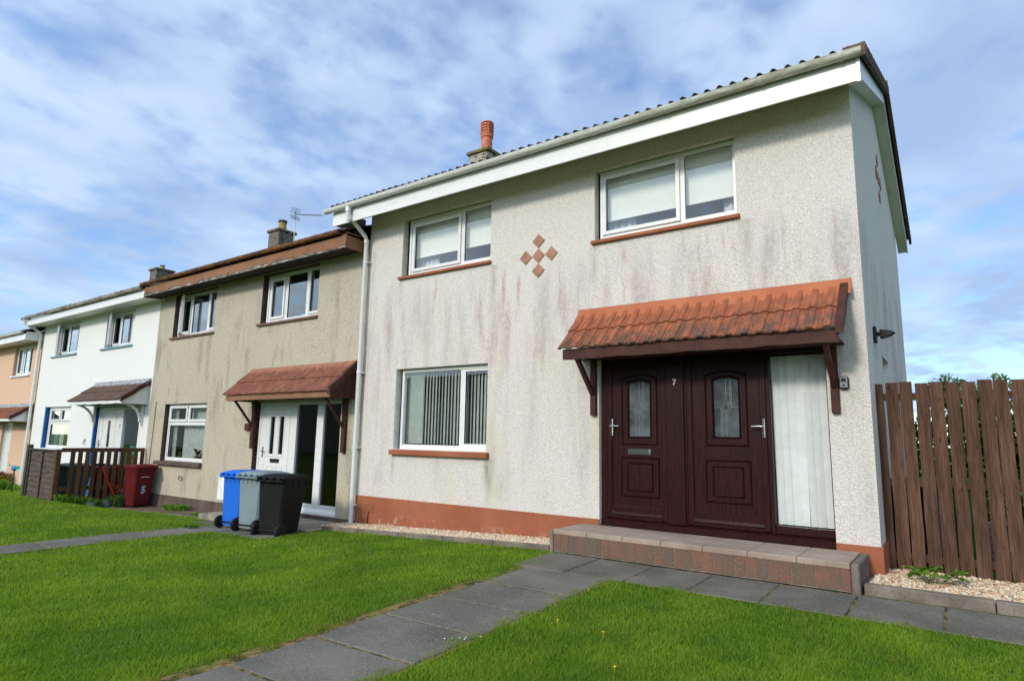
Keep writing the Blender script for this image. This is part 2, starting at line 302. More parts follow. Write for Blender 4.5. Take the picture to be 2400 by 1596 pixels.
def woodmat(name, a, b, k=1.0, kind='Position', sc=(16, 16, 0.9)):
    t = Mt(name, 0.85, 0.2)
    g = t.noise(4, 7, 0.68, 0.6, sc=sc, kind=kind)
    c = t.mix(t.ramp(g, 0.34, 0.68), a, b)
    at = t.N.new('ShaderNodeAttribute'); at.attribute_name = 'tone'
    c = t.mix(t.ramp(t.voro(5.5, sc=(1.6, 1.6, 0.7), kind=kind), 0.05, 0.13, 0.75, 0), c, tuple(x*0.3 for x in a))
    c = t.mix(1.0, c, t.mix(t.ramp(t.noise(1.1, 3, sc=(6, 6, 0.6), kind=kind), 0.3, 0.7), 0.72, 1.3), 'MULTIPLY')
    t.color(c); t.bump(g, 0.6, 0.004); M[name] = t.m
woodmat('wood_dark_red', (0.055, 0.027, 0.017), (0.120, 0.064, 0.041))
woodmat('wood_brown', (0.06, 0.030, 0.014), (0.13, 0.07, 0.035))
t = Mt('wood_weathered', 0.9, 0.15)
g = t.noise(5, 6, 0.65, 0.3, sc=(0.8, 12, 12)); t.color(t.mix(t.ramp(g, 0.35, 0.66), (0.045, 0.036, 0.030), (0.125, 0.105, 0.085))); t.bump(g, 0.5, 0.004); M['wood_weathered'] = t.m
# ground, grass
t = Mt('ground', 0.95, 0.1)
y = t.xyz(1); x = t.xyz(0)
c = t.mix(t.ramp(t.noise(7, 6, 0.7), 0.36, 0.66), (0.05, 0.10, 0.012), (0.085, 0.15, 0.016))
t.color(c); t.bump(t.noise(40, 5, 0.7), 0.8, 0.03); M['ground'] = t.m
t = Mt('joint_moss', 0.95, 0.1)
c = t.mix(t.ramp(t.noise(9, 6, 0.7), 0.42, 0.60), (0.05, 0.055, 0.022), (0.27, 0.18, 0.085)); c = t.mix(t.ramp(t.noise(4, 5), 0.55, 0.65, 0, 0.7), c, (0.13, 0.13, 0.03)); t.color(c); t.bump(t.noise(70, 4), 0.9, 0.02); M['joint_moss'] = t.m
plain('soil', (0.13, 0.09, 0.065), 0.95, var=0.4, scale=25, bump=0.8)
t = Mt('grass_blade', 0.55, 0.25)
at = t.N.new('ShaderNodeAttribute'); at.attribute_name = 'tone'
pn = t.noise(1.1, 5, 0.6)
g = t.mix(t.ramp(pn, 0.35, 0.66), (0.095, 0.200, 0.012), (0.205, 0.325, 0.020))
g = t.mix(t.math('MULTIPLY', at.outputs['Fac'], 0.5), g, (0.22, 0.33, 0.035))
at2 = t.N.new('ShaderNodeAttribute'); at2.attribute_name = 'straw'
g = t.mix(at2.outputs['Fac'], g, (0.30, 0.20, 0.075))
t.color(g)
tr = t.N.new('ShaderNodeBsdfTranslucent'); t.L.new(t.mix(1.0, g, (1.5, 1.4, 0.6), 'MULTIPLY'), tr.inputs[0])
ms = t.N.new('ShaderNodeMixShader'); ms.inputs[0].default_value = 0.45; t.L.new(t.b.outputs[0], ms.inputs[1]); t.L.new(tr.outputs[0], ms.inputs[2]); t.L.new(ms.outputs[0], t.out.inputs[0])
M['grass_blade'] = t.m
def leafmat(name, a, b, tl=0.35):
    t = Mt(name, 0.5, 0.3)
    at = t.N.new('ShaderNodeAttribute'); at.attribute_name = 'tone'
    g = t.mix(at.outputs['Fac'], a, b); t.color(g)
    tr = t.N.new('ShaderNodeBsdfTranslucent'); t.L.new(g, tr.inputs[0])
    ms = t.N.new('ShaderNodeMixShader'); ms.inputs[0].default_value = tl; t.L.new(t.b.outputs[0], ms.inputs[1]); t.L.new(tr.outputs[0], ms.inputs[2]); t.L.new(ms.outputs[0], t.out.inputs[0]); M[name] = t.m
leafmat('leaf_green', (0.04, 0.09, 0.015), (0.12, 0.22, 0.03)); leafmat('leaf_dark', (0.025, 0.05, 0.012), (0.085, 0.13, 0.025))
leafmat('leaf_bright', (0.06, 0.16, 0.01), (0.18, 0.32, 0.03)); leafmat('leaf_red', (0.10, 0.03, 0.03), (0.2, 0.06, 0.05))
plain('bark', (0.10, 0.075, 0.055), 0.95, var=0.3, bump=0.5)
t = Mt('pebble', 0.7, 0.3)
at = t.N.new('ShaderNodeAttribute'); at.attribute_name = 'tone'
cr = t.N.new('ShaderNodeValToRGB'); e = cr.color_ramp.elements
e[0].position = 0; e[0].color = (0.62, 0.50, 0.35, 1); e[1].position = 1; e[1].color = (0.22, 0.17, 0.13, 1)
for p_, c_ in ((0.35, (0.55, 0.37, 0.21)), (0.55, (0.68, 0.60, 0.48)), (0.75, (0.42, 0.24, 0.14)), (0.88, (0.48, 0.42, 0.35))):
    q = cr.color_ramp.elements.new(p_); q.color = (*c_, 1)
cr.color_ramp.interpolation = 'CONSTANT'; t.L.new(at.outputs['Fac'], cr.inputs[0]); t.color(cr.outputs[0]); M['pebble'] = t.m
def binmat(name, c, kind='Object'):
    t = Mt(name, 0.6, 0.14)
    n = t.noise(5, 6, 0.65, sc=(1, 1, 0.6), kind=kind)
    t.color(t.mix(t.ramp(n, 0.42, 0.75, 0, 0.55), c, tuple(x*0.75+0.012 for x in c))); t.bump(t.noise(120, 2, kind=kind), 0.12, 0.002)
    M[name] = t.m
binmat('bin_blue', (0.012, 0.13, 0.60)); binmat('bin_grey', (0.19, 0.245, 0.27)); binmat('bin_black', (0.008, 0.0085, 0.009)); binmat('bin_red', (0.10, 0.008, 0.010)); binmat('bin_slate', (0.07, 0.10, 0.12)); binmat('bin_green', (0.02, 0.13, 0.025))
plain('sign_white', (0.78, 0.80, 0.80), 0.5, var=0.02); plain('sign_blue', (0.03, 0.25, 0.60), 0.5, var=0.05)
plain('meter_white', (0.72, 0.73, 0.72), 0.5, var=0.05)
plain('red_paint', (0.55, 0.03, 0.02), 0.4); plain('flower_orange', (0.80, 0.13, 0.01), 0.6); plain('flower_yellow', (0.80, 0.58, 0.02), 0.6); plain('wool_blue', (0.02, 0.20, 0.5), 0.5); plain('teal', (0.05, 0.40, 0.38), 0.5)
plain('petal_white', (0.78, 0.78, 0.75), 0.7, var=0.02)
plain('rubber', (0.015, 0.015, 0.016), 0.8, 0.2, var=0.2)

# ------------------------------------------------------------------ mesh helpers
class MB:
    def __init__(s, org=(0, 0, 0)):
        s.v = []; s.f = []; s.mi = []; s.tone = []; s.org = Vector(org); s.use_tone = False
    def add(s, vs, fs, mi=0, tone=0.5):
        o = len(s.v); s.v += [tuple(p) for p in vs]; s.f += [tuple(i+o for i in f) for f in fs]; s.mi += [mi]*len(fs); s.tone += [tone]*len(vs); return s
    def box(s, x0, x1, y0, y1, z0, z1, mi=0, tone=0.5, bev=0.0):
        if bev <= 0:
            v = [(x, y, z) for z in (z0, z1) for y in (y0, y1) for x in (x0, x1)]
            s.add(v, [(0, 2, 3, 1), (4, 5, 7, 6), (0, 1, 5, 4), (2, 6, 7, 3), (0, 4, 6, 2), (1, 3, 7, 5)], mi, tone); return s
        b = min(bev, abs(x1-x0)*.45, abs(y1-y0)*.45, abs(z1-z0)*.45)
        vs = []; idx = {}
        X = (x0, x1); Y = (y0, y1); Z = (z0, z1); sg = (1, -1)
        for i in (0, 1):
            for j in (0, 1):
                for k in (0, 1):
                    for a in range(3):
                        p = [X[i], Y[j], Z[k]]
                        for q, (t_, sgn) in enumerate(((i, 0), (j, 1), (k, 2))):
                            if q != a: p[q] += sg[t_]*b
                        idx[(i, j, k, a)] = len(vs); vs.append(tuple(p))
        fs = []
        for i in (0, 1):  # faces: x axis -> a=0
            q = [idx[(i, 0, 0, 0)], idx[(i, 1, 0, 0)], idx[(i, 1, 1, 0)], idx[(i, 0, 1, 0)]]; fs.append(q if i else q[::-1])
            q = [idx[(0, i, 0, 1)], idx[(0, i, 1, 1)], idx[(1, i, 1, 1)], idx[(1, i, 0, 1)]]; fs.append(q if i else q[::-1])
            q = [idx[(0, 0, i, 2)], idx[(1, 0, i, 2)], idx[(1, 1, i, 2)], idx[(0, 1, i, 2)]]; fs.append(q if i else q[::-1])
        for j in (0, 1):
            for k in (0, 1):
                fs.append([idx[(0, j, k, 1)], idx[(1, j, k, 1)], idx[(1, j, k, 2)], idx[(0, j, k, 2)]])
                fs.append([idx[(j, 0, k, 0)], idx[(j, 1, k, 0)], idx[(j, 1, k, 2)], idx[(j, 0, k, 2)]])
                fs.append([idx[(j, k, 0, 0)], idx[(j, k, 1, 0)], idx[(j, k, 1, 1)], idx[(j, k, 0, 1)]])
        for i in (0, 1):
            for j in (0, 1):
                for k in (0, 1): fs.append([idx[(i, j, k, 0)], idx[(i, j, k, 1)], idx[(i, j, k, 2)]])
        s.add(vs, fs, mi, tone); return s
    def prism(s, poly, axis, a, b, mi=0, tone=0.5):
        """poly: list of 2D points; extruded along axis ('x','y','z') from a to b"""
        def P(p, t): return {'x': (t, p[0], p[1]), 'y': (p[0], t, p[1]), 'z': (p[0], p[1], t)}[axis]
        n = len(poly); v = [P(p, a) for p in poly]+[P(p, b) for p in poly]
        f = [tuple(range(n)), tuple(range(2*n-1, n-1, -1))]+[(i, (i+1) % n, (i+1) % n+n, i+n) for i in range(n)]
        return s.add(v, f, mi, tone)
    def bar(s, p, q, w, h, up=(0, 0, 1), mi=0, tone=0.5):
        p = Vector(p); q = Vector(q); d = (q-p).normalized(); u = Vector(up); sd = d.cross(u).normalized(); u = sd.cross(d)
        v = []
        for c in (p, q):
            for a, b in ((-1, -1), (1, -1), (1, 1), (-1, 1)): v.append(c+sd*(a*w/2)+u*(b*h/2))
        return s.add(v, [(3, 2, 1, 0), (4, 5, 6, 7), (0, 1, 5, 4), (1, 2, 6, 5), (2, 3, 7, 6), (3, 0, 4, 7)], mi, tone)
    def tube(s, pts, r, n=10, mi=0, tone=0.5, caps=True):
        pts = [Vector(p) for p in pts]; rs = r if isinstance(r, (list, tuple)) else [r]*len(pts)
        v = []; prev = None
        for i, p in enumerate(pts):
            d = (pts[min(i+1, len(pts)-1)]-pts[max(i-1, 0)]).normalized()
            a = Vector((0, 0, 1)) if abs(d.z) < .9 else Vector((1, 0, 0))
            if prev is None: sd = d.cross(a).normalized()
            else: sd = (prev-d*prev.dot(d)).normalized()
            prev = sd; u = sd.cross(d)
            for k in range(n):
                t_ = 2*math.pi*k/n; v.append(p+(sd*math.cos(t_)+u*math.sin(t_))*rs[i])
        f = [(i*n+k, i*n+(k+1) % n, (i+1)*n+(k+1) % n, (i+1)*n+k) for i in range(len(pts)-1) for k in range(n)]
        if caps: f += [tuple(range(n))[::-1], tuple(range((len(pts)-1)*n, len(pts)*n))]
        return s.add(v, f, mi, tone)
    def lathe(s, prof, c, n=20, axis='z', mi=0, tone=0.5):
        v = []; 
        for r_, h in prof:
            for k in range(n):
                t_ = 2*math.pi*k/n; a, b = r_*math.cos(t_), r_*math.sin(t_)
                v.append({'z': (c[0]+a, c[1]+b, c[2]+h), 'x': (c[0]+h, c[1]+a, c[2]+b), 'y': (c[0]+a, c[1]+h, c[2]+b)}[axis])
        m = len(prof)
        f = [(i*n+k, i*n+(k+1) % n, (i+1)*n+(k+1) % n, (i+1)*n+k) for i in range(m-1) for k in range(n)]
        f += [tuple(range(n))[::-1], tuple(range((m-1)*n, m*n))]
        return s.add(v, f, mi, tone)
    def build(s, name, mats, parent=None, smooth=False, bevel=0.0):
        me = bpy.data.meshes.new(name); ox, oy, oz = s.org
        me.from_pydata([(x-ox, y-oy, z-oz) for x, y, z in s.v], [], s.f)
        if isinstance(mats, str): mats = [mats]
        for m in mats: me.materials.append(M[m])
        me.polygons.foreach_set('material_index', s.mi)
        at = me.attributes.new('tone', 'FLOAT', 'POINT'); at.data.foreach_set('value', s.tone)
        import bmesh
        bm = bmesh.new(); bm.from_mesh(me); bmesh.ops.recalc_face_normals(bm, faces=bm.faces); bm.to_mesh(me); bm.free()
        if smooth:
            me.polygons.foreach_set('use_smooth', [True]*len(me.polygons))
            try: me.set_sharp_from_angle(angle=R(35))
            except Exception: pass
        o = bpy.data.objects.new(name, me); col.objects.link(o)
        if parent: o.parent = parent
        if parent is None: o.location = s.org
        if bevel:
            b = o.modifiers.new('b', 'BEVEL'); b.width = bevel; b.segments = 2; b.limit_method = 'ANGLE'; b.angle_limit = R(40)
        return o
def tag(o, label=None, cat=None, group=None, kind=None):
    if label: o['label'] = label
    if cat: o['category'] = cat
    if group: o['group'] = group
    if kind: o['kind'] = kind
    return o
def empty(name, loc, rz=0.0, **k):
    o = bpy.data.objects.new(name, None); col.objects.link(o); o.location = loc; o.rotation_euler = (0, 0, rz); o.empty_display_size = 0.2
    tag(o, **k); return o
def copy_tree(o, parent=None):
    c = o.copy(); col.objects.link(c); c.parent = parent
    for ch in list(o.children): copy_tree(ch, c)
    return c

# ------------------------------------------------------------------ terrain
def gz(x, y):
    x = np.asarray(x, float); y = np.asarray(y, float)
    Nn = np.interp(x, [-60, -24, -21, -14, -7.3, -3.2, 20], [-0.35, -0.30, -0.33, -0.33, -0.13, 0.030, 0.022])
    Ff = np.interp(x, [-60, -24, -16, -9, -5, -2.5, 1.5, 20], [-0.15, -0.18, -0.13, -0.15, -0.12, -0.075, -0.03, 0.05])
    T = np.interp(x, [-10, -6], [1.3, 4.0])
    tt = np.clip((-y-0.7)/T, 0, 1); tt = np.where(x < -6, tt*tt*(3-2*tt), tt)
    extra = np.where(y < -4.7, (y+4.7)*0.01, 0)
    return Nn+(Ff-Nn)*tt+np.clip(extra, -1.5, 0)
g1 = lambda x, y: float(gz(x, y))
def grid_sheet(name, xs, ys, zf, mat, kind):
    X, Y = np.meshgrid(xs, ys); Z = zf(X, Y); nx, ny = len(xs), len(ys)
    v = np.stack([X.ravel(), Y.ravel(), Z.ravel()], 1)
    f = [(j*nx+i, j*nx+i+1, (j+1)*nx+i+1, (j+1)*nx+i) for j in range(ny-1) for i in range(nx-1)]
    me = bpy.data.meshes.new(name); me.from_pydata(v.tolist(), [], f); me.materials.append(M[mat])
    o = bpy.data.objects.new(name, me); col.objects.link(o); tag(o, kind=kind); return o
xs = np.unique(np.concatenate([np.linspace(-600, -60, 10), np.linspace(-60, -26, 12), np.linspace(-26, 4, 76), np.linspace(4, 30, 12), np.linspace(30, 600, 10)]))
ys = np.unique(np.concatenate([np.linspace(-600, -60, 10), np.linspace(-60, -10, 14), np.linspace(-10, 1, 56), np.linspace(1, 30, 12), np.linspace(30, 900, 10)]))
grid_sheet('ground', xs, ys, gz, 'ground', 'structure')

# ------------------------------------------------------------------ paving
def slab(mb, x0, x1, y0, y1, lift=0.014, th=0.05, tilt=0.003):
    dz = random.uniform(-tilt, tilt)
    p = [(x0, y0), (x1, y0), (x1, y1), (x0, y1)]; b = 0.006
    top = [(x+(b if x == x0 else -b), y+(b if y == y0 else -b), g1(x, y)+lift+dz+random.uniform(-.0015, .0015)) for x, y in p]
    mid = [(x, y, g1(x, y)+lift+dz-0.006) for x, y in p]; bot = [(x, y, g1(x, y)-th) for x, y in p]
    v = top+mid+bot; f = [(0, 1, 2, 3)]+[(4+i, 4+(i+1) % 4, (i+1) % 4, i) for i in range(4)]+[(8+i, 8+(i+1) % 4, 4+(i+1) % 4, 4+i) for i in range(4)]
    mb.add(v, f, 0, random.random())
g = 0.028
mb = MB()
yj = [-1.50, -2.215, -2.83, -3.45, -4.07, -4.685, -5.30, -5.91, -6.52, -7.13, -7.74, -8.35, -8.96]
for a, b in zip(yj[1:], yj[:-1]): slab(mb, -2.97, -2.06, a+g/2, b-g/2)
xj = [-3.17, -2.56, -1.94, -1.34, -0.74, -0.12, 0.49, 1.10, 1.71, 2.32, 2.93, 3.54]
for a, b in zip(xj[:-1], xj[1:]): slab(mb, a+.009, b-.009, -1.495, -0.745)
mb.build('path', 'paving')['kind'] = 'structure'
mb = MB()
def mstrip(x0, x1, y0, y1):
    nx = max(2, int((x1-x0)/0.3)); ny = max(2, int((y1-y0)/0.3))
    for i in range(nx):
        for j in range(ny):
            a, b = x0+(x1-x0)*i/nx, x0+(x1-x0)*(i+1)/nx; c, d = y0+(y1-y0)*j/ny, y0+(y1-y0)*(j+1)/ny
            mb.add([(a, c, g1(a, c)+.005), (b, c, g1(b, c)+.005), (b, d, g1(b, d)+.005), (a, d, g1(a, d)+.005)], [(0, 1, 2, 3)])
mstrip(-3.10, -2.02, -9.0, -1.5); mstrip(-3.19, 3.6, -1.505, -0.70)
mstrip(-9.17, -8.43, -9.0, -1.3)
mb.build('path_joints', 'joint_moss')['kind'] = 'structure'
mb = MB()
y0 = -1.3
while y0 > -9: slab(mb, -9.15, -8.45, y0-.6, y0-g); y0 -= 0.61
for x_ in (-9.95, -9.34, -8.73, -8.12): slab(mb, x_+g, x_+.6, -1.29, -0.93)
for x_ in (-9.0, -8.39, -7.78): slab(mb, x_+g, x_+.6, -1.75, -1.30)
mb.build('neighbour_path', 'paving')['kind'] = 'structure'

# kerb edgings
def kerb(pts, name, w=0.05, h=0.07):
    mb = MB()
    for (xa, ya), (xb, yb) in zip(pts[:-1], pts[1:]):
        L_ = math.hypot(xb-xa, yb-ya); n = max(1, round(L_/0.9))
        for i in range(n):
            p = (xa+(xb-xa)*i/n, ya+(yb-ya)*i/n); q = (xa+(xb-xa)*(i+1)/n, ya+(yb-ya)*(i+1)/n)
            d = ((q[0]-p[0])/L_*n*0.004, (q[1]-p[1])/L_*n*0.004)
            za = g1(*p)+h-0.08; zb = g1(*q)+h-0.08
            mb.bar((p[0]+d[0], p[1]+d[1], za), (q[0]-d[0], q[1]-d[1], zb), w, 0.16)
    o = mb.build(name, 'concrete_kerb', bevel=0.008); tag(o, kind='structure'); return o
kerb([(-7.35, -0.60), (-3.27, -0.60)], 'kerb', 0.05, 0.06)
kerb([(-0.09, -0.60), (3.5, -0.60)], 'kerb', 0.10, 0.09)
kerb([(-14.6, -0.75), (-9.7, -0.75)], 'kerb', 0.05, 0.02)

# gravel
def gravel(x0, x1, y0, y1, n, name, zadd=0.01, seed=1, small=0.008, big=0.019):
    r = np.random.default_rng(seed)
    mb = MB()
    base = [(1, 0, 0), (-1, 0, 0), (0, 1, 0), (0, -1, 0), (0, 0, 1), (0, 0, -1), (.6, .6, .5), (-.6, .5, .6), (.5, -.6, .55), (-.6, -.55, .5)]
    fs = [(6, 4, 0), (6, 2, 4), (6, 0, 2), (7, 2, 1), (7, 4, 2), (7, 1, 4), (8, 0, 4), (8, 4, 3), (8, 3, 0), (9, 4, 1), (9, 1, 3), (9, 3, 4), (0, 5, 2), (2, 5, 1), (1, 5, 3), (3, 5, 0)]
    for i in range(n):
        x, y = r.uniform(x0, x1), r.uniform(y0, y1); s_ = r.uniform(small, big)
        sc = (s_*r.uniform(.8, 1.5), s_*r.uniform(.7, 1.2), s_*r.uniform(.45, .8)); a = r.uniform(0, 6.28); ca, sa = math.cos(a), math.sin(a)
        z = g1(x, y)+zadd+r.uniform(0, 0.018); tl = r.uniform(-.4, .4)
        vs = []
        for b in base:
            jx, jy, jz = [b[k]*sc[k]*r.uniform(.85, 1.12) for k in range(3)]
            vs.append((x+jx*ca-jy*sa, y+jx*sa+jy*ca, z+jz+tl*jx))
        mb.add(vs, fs, 0, float(r.random()))
    o = mb.build(name, 'pebble'); tag(o, kind='stuff'); return o
gravel(-7.5, -3.24, -0.58, -0.005, 9500, 'gravel', 0.03, 1)
gravel(-0.06, 2.6, -0.55, 0.45, 8500, 'gravel', 0.055, 2)
mb = MB(); 
for (a, b, c, d, zz) in ((-7.5, -3.24, -0.58, 0.05, 0.025), (-0.1, 3.4, -0.56, 0.6, 0.045)):
    n = 12
    for i in range(n):
        u, w = a+(b-a)*i/n, a+(b-a)*(i+1)/n
        mb.add([(u, c, g1(u, c)+zz), (w, c, g1(w, c)+zz), (w, d, g1(w, 0)+zz), (u, d, g1(u, 0)+zz)], [(0, 1, 2, 3)])
mb.build('gravel_bed', 'concrete_pale')['kind'] = 'structure'
mb = MB()
for i in range(16):
    u, w = -14.6+i*5/16, -14.6+(i+1)*5/16
    mb.add([(u, -.72, g1(u, -.72)+.012), (w, -.72, g1(w, -.72)+.012), (w, .05, g1(w, 0)+.012), (u, .05, g1(u, 0)+.012)], [(0, 1, 2, 3)])
mb.build('soil', 'soil')['kind'] = 'structure'

# ------------------------------------------------------------------ grass
def grass():
    r = np.random.default_rng(11); n = 2600000
    rr = np.exp(r.uniform(math.log(1.3), math.log(26), n)); th = r.uniform(R(-14), R(88), n)
    # direction angle measured from +y towards -x
    x = CAM.x-np.sin(th)*rr; y = CAM.y+np.cos(th)*rr
    keepp = np.clip((rr/3.2)**0.0, 0, 1)
    wob = 0.03*np.sin(y*9)+0.02*np.sin(y*23+1)
    wobx = 0.03*np.sin(x*8)+0.02*np.sin(x*21+2)
    left = (x < -2.965+wob*1.6) & (x > -8.50+wob) & (y < -0.66+0*wobx) & ~((x < -7.2) & (y > -1.72))
    right = (x > -2.12+wob) & (y < -1.46+wobx)
    far = (x < -9.10+wob) & (x > -30) & (y < -0.72+wobx) & ~((x > -9.99) & (y > -1.28))
    far2 = (x < -15.2) & (y < -0.05) & (y > -1.0) & (x > -30)
    m = (left | right | far | far2) & ~((x < -7.0) & (rr > 24))
    x, y, rr, th = x[m], y[m], rr[m], th[m]
    # thin near camera (blades wide enough), limit total
    k = r.random(len(x)) < np.clip(0.42+0.0*rr, 0, 1)
    x, y, rr = x[k], y[k], rr[k]
    n = len(x)
    z = gz(x, y)
    edge = np.minimum.reduce([np.abs(x+2.95), np.abs(x+2.08)+np.where(y > -1.6, 0, 0), np.abs(y+1.47)+np.where(x > -2.1, 0, 9), np.abs(y+.62)+np.where((x < -3) & (x > -7.2), 0, 9)])
    leftedge = np.clip(1.3-np.abs(x+2.95)/0.20, 0, 1)*(y < -2.2)*(0.45+0.55*(np.sin(y*3.7+1)*np.sin(y*1.3) > -0.25))
    clump = np.sin(x*3.1+np.sin(y*2.3)*1.5)*np.sin(y*2.7+np.sin(x*1.9)*1.3)
    clump2 = np.sin(x*11+y*3)*np.sin(y*13-x*4)
    h = (0.031+0.006*clump+0.005*clump2)*r.uniform(0.6, 1.35, n)
    h *= np.where(edge < 0.06, 0.85, 1.0)*np.where((leftedge > .4), 0.6, 1)
    w = 0.0015*np.maximum(1, rr/2.8)*r.uniform(.8, 1.35, n)
    a = r.uniform(0, 2*np.pi, n); lean = r.uniform(0.1, 0.95, n)*h; la = r.uniform(0, 2*np.pi, n)
    dx, dy = np.cos(a)*w, np.sin(a)*w; lx, ly = np.cos(la)*lean, np.sin(la)*lean
    zz = z-0.005
    P = np.empty((n, 5, 3), np.float32)
    P[:, 0] = np.stack([x-dx, y-dy, zz], 1); P[:, 1] = np.stack([x+dx, y+dy, zz], 1)
    P[:, 2] = np.stack([x+dx*.8+lx*.35, y+dy*.8+ly*.35, zz+h*.6], 1); P[:, 3] = np.stack([x-dx*.8+lx*.35, y-dy*.8+ly*.35, zz+h*.6], 1)
    P[:, 4] = np.stack([x+lx, y+ly, zz+h*.98], 1)
    me = bpy.data.meshes.new('grass'); nv = n*5
    me.vertices.add(nv); me.vertices.foreach_set('co', P.ravel())
    base = (np.arange(n)*5)[:, None]
    loops = np.concatenate([base+np.array([[0, 1, 2, 3]]), base+np.array([[3, 2, 4]])], 1).astype(np.int32).ravel()
    me.loops.add(len(loops)); me.loops.foreach_set('vertex_index', loops)
    ls = np.concatenate([(np.arange(n)*7)[:, None], (np.arange(n)*7+4)[:, None]], 1).astype(np.int32).ravel()
    me.polygons.add(2*n); me.polygons.foreach_set('loop_start', ls); me.polygons.foreach_set('loop_total', np.tile([4, 3], n).astype(np.int32))
    me.update(calc_edges=True); me.materials.append(M['grass_blade'])
    tone = r.random(n)*0.8+0.2*clump2; tone = np.clip(tone, 0, 1)
    patch = (np.sin(x*1.7+2)*np.sin(y*2.1+x)+np.sin(x*5.3)*np.sin(y*4.7))/2
    straw = ((r.random(n) < 0.035+0.10*np.clip(patch-.45, 0, 1)+0.95*leftedge*np.clip(0.75+.5*np.sin(y*7)*np.sin(y*2.3+1), 0, 1)+0.25*(edge < 0.05))).astype(np.float32)*r.uniform(.5, 1, n)
    for nm, val in (('tone', tone), ('straw', straw)):
        at = me.attributes.new(nm, 'FLOAT', 'POINT'); at.data.foreach_set('value', np.repeat(val, 5).astype(np.float32))
    o = bpy.data.objects.new('grass', me); col.objects.link(o); tag(o, kind='stuff'); print('BLADES', n)
grass()

# ------------------------------------------------------------------ foliage
def leaves(mb, n, centre, rad, size, seed=0, shell=0.55, flat=0.0, zmin=None):
    r = np.random.default_rng(seed)
    for i in range(n):
        d = r.normal(size=3); d /= np.linalg.norm(d); rr = r.uniform(shell, 1)**0.6
        p = np.array(centre)+d*np.array(rad)*rr
        if zmin is not None and p[2] < zmin: p[2] = zmin+r.uniform(0, .05)
        a = r.normal(size=3); a /= np.linalg.norm(a); b = np.cross(a, r.normal(size=3)); b /= np.linalg.norm(b)
        s_ = size*r.uniform(.6, 1.3)
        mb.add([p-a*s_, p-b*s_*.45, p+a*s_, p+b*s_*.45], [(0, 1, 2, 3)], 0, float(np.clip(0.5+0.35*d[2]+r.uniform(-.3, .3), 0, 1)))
def bush(name, mat, loc, rad, n, size, label, cat, seed=0, clumps=1, group=None):
    o = empty(name, (loc[0], loc[1], loc[2]), label=label, cat=cat, group=group)
    mb = MB(loc); r = np.random.default_rng(seed)
    for c in range(clumps):
        if clumps == 1: ce = (loc[0], loc[1], loc[2]+rad[2]*.8); ra = rad
        else:
            ce = (loc[0]+r.uniform(-.75, .75)*rad[0], loc[1]+r.uniform(-.6, .6)*rad[1], loc[2]+rad[2]*r.uniform(.35, 1.35)); ra = tuple(q*r.uniform(.3, .5) for q in rad)
        leaves(mb, n//clumps, ce, ra, size, seed*31+c, zmin=loc[2])
    mb.build('foliage', mat, o)
    st = MB(loc)
    for c in range(5):
        a = r.uniform(0, 6.28); st.tube([(loc[0]+r.uniform(-.3, .3)*rad[0], loc[1], loc[2]-.02), (loc[0]+math.cos(a)*rad[0]*.4, loc[1]+math.sin(a)*rad[1]*.4, loc[2]+rad[2]*1.1)], max(.004, rad[2]*.012), 5)
    st.build('stem', 'bark', o)
    return o

# ------------------------------------------------------------------ building helpers
def wall_holes(mb, x0, x1, z0, z1, holes, y=0.0, depth=0.10, mi_wall=0, mi_rev=1):
    """front wall in plane y with rectangular openings (x0,x1,z0,z1[,left_mi]) and reveals"""
    xs_ = sorted({x0, x1, *[h[0] for h in holes], *[h[1] for h in holes]}); zs = sorted({z0, z1, *[h[2] for h in holes], *[h[3] for h in holes]})
    for i in range(len(xs_)-1):
        for j in range(len(zs)-1):
            cx, cz = (xs_[i]+xs_[i+1])/2, (zs[j]+zs[j+1])/2
            if any(h[0] < cx < h[1] and h[2] < cz < h[3] for h in holes): continue
            mb.add([(xs_[i], y, zs[j]), (xs_[i+1], y, zs[j]), (xs_[i+1], y, zs[j+1]), (xs_[i], y, zs[j+1])], [(0, 1, 2, 3)], mi_wall)
    for h in holes:
        a, b, c, d = h[:4]; dp = h[4] if len(h) > 4 else depth
        for q in ([(a, y, c), (a, y+dp, c), (a, y+dp, d), (a, y, d)], [(b, y, c), (b, y, d), (b, y+dp, d), (b, y+dp, c)],
                  [(a, y, d), (a, y+dp, d), (b, y+dp, d), (b, y, d)], [(a, y, c), (b, y, c), (b, y+dp, c), (a, y+dp, c)]):
            mb.add(q, [(0, 1, 2, 3)], mi_rev)
def frame_rect(mb, x0, x1, z0, z1, w, y0, y1, mi=0, bev=0.004):
    mb.box(x0, x0+w, y0, y1, z0, z1, mi, bev=bev); mb.box(x1-w, x1, y0, y1, z0, z1, mi, bev=bev)
    mb.box(x0+w, x1-w, y0+.001, y1-.001, z0, z0+w, mi, bev=bev); mb.box(x0+w, x1-w, y0+.001, y1-.001, z1-w, z1, mi, bev=bev)
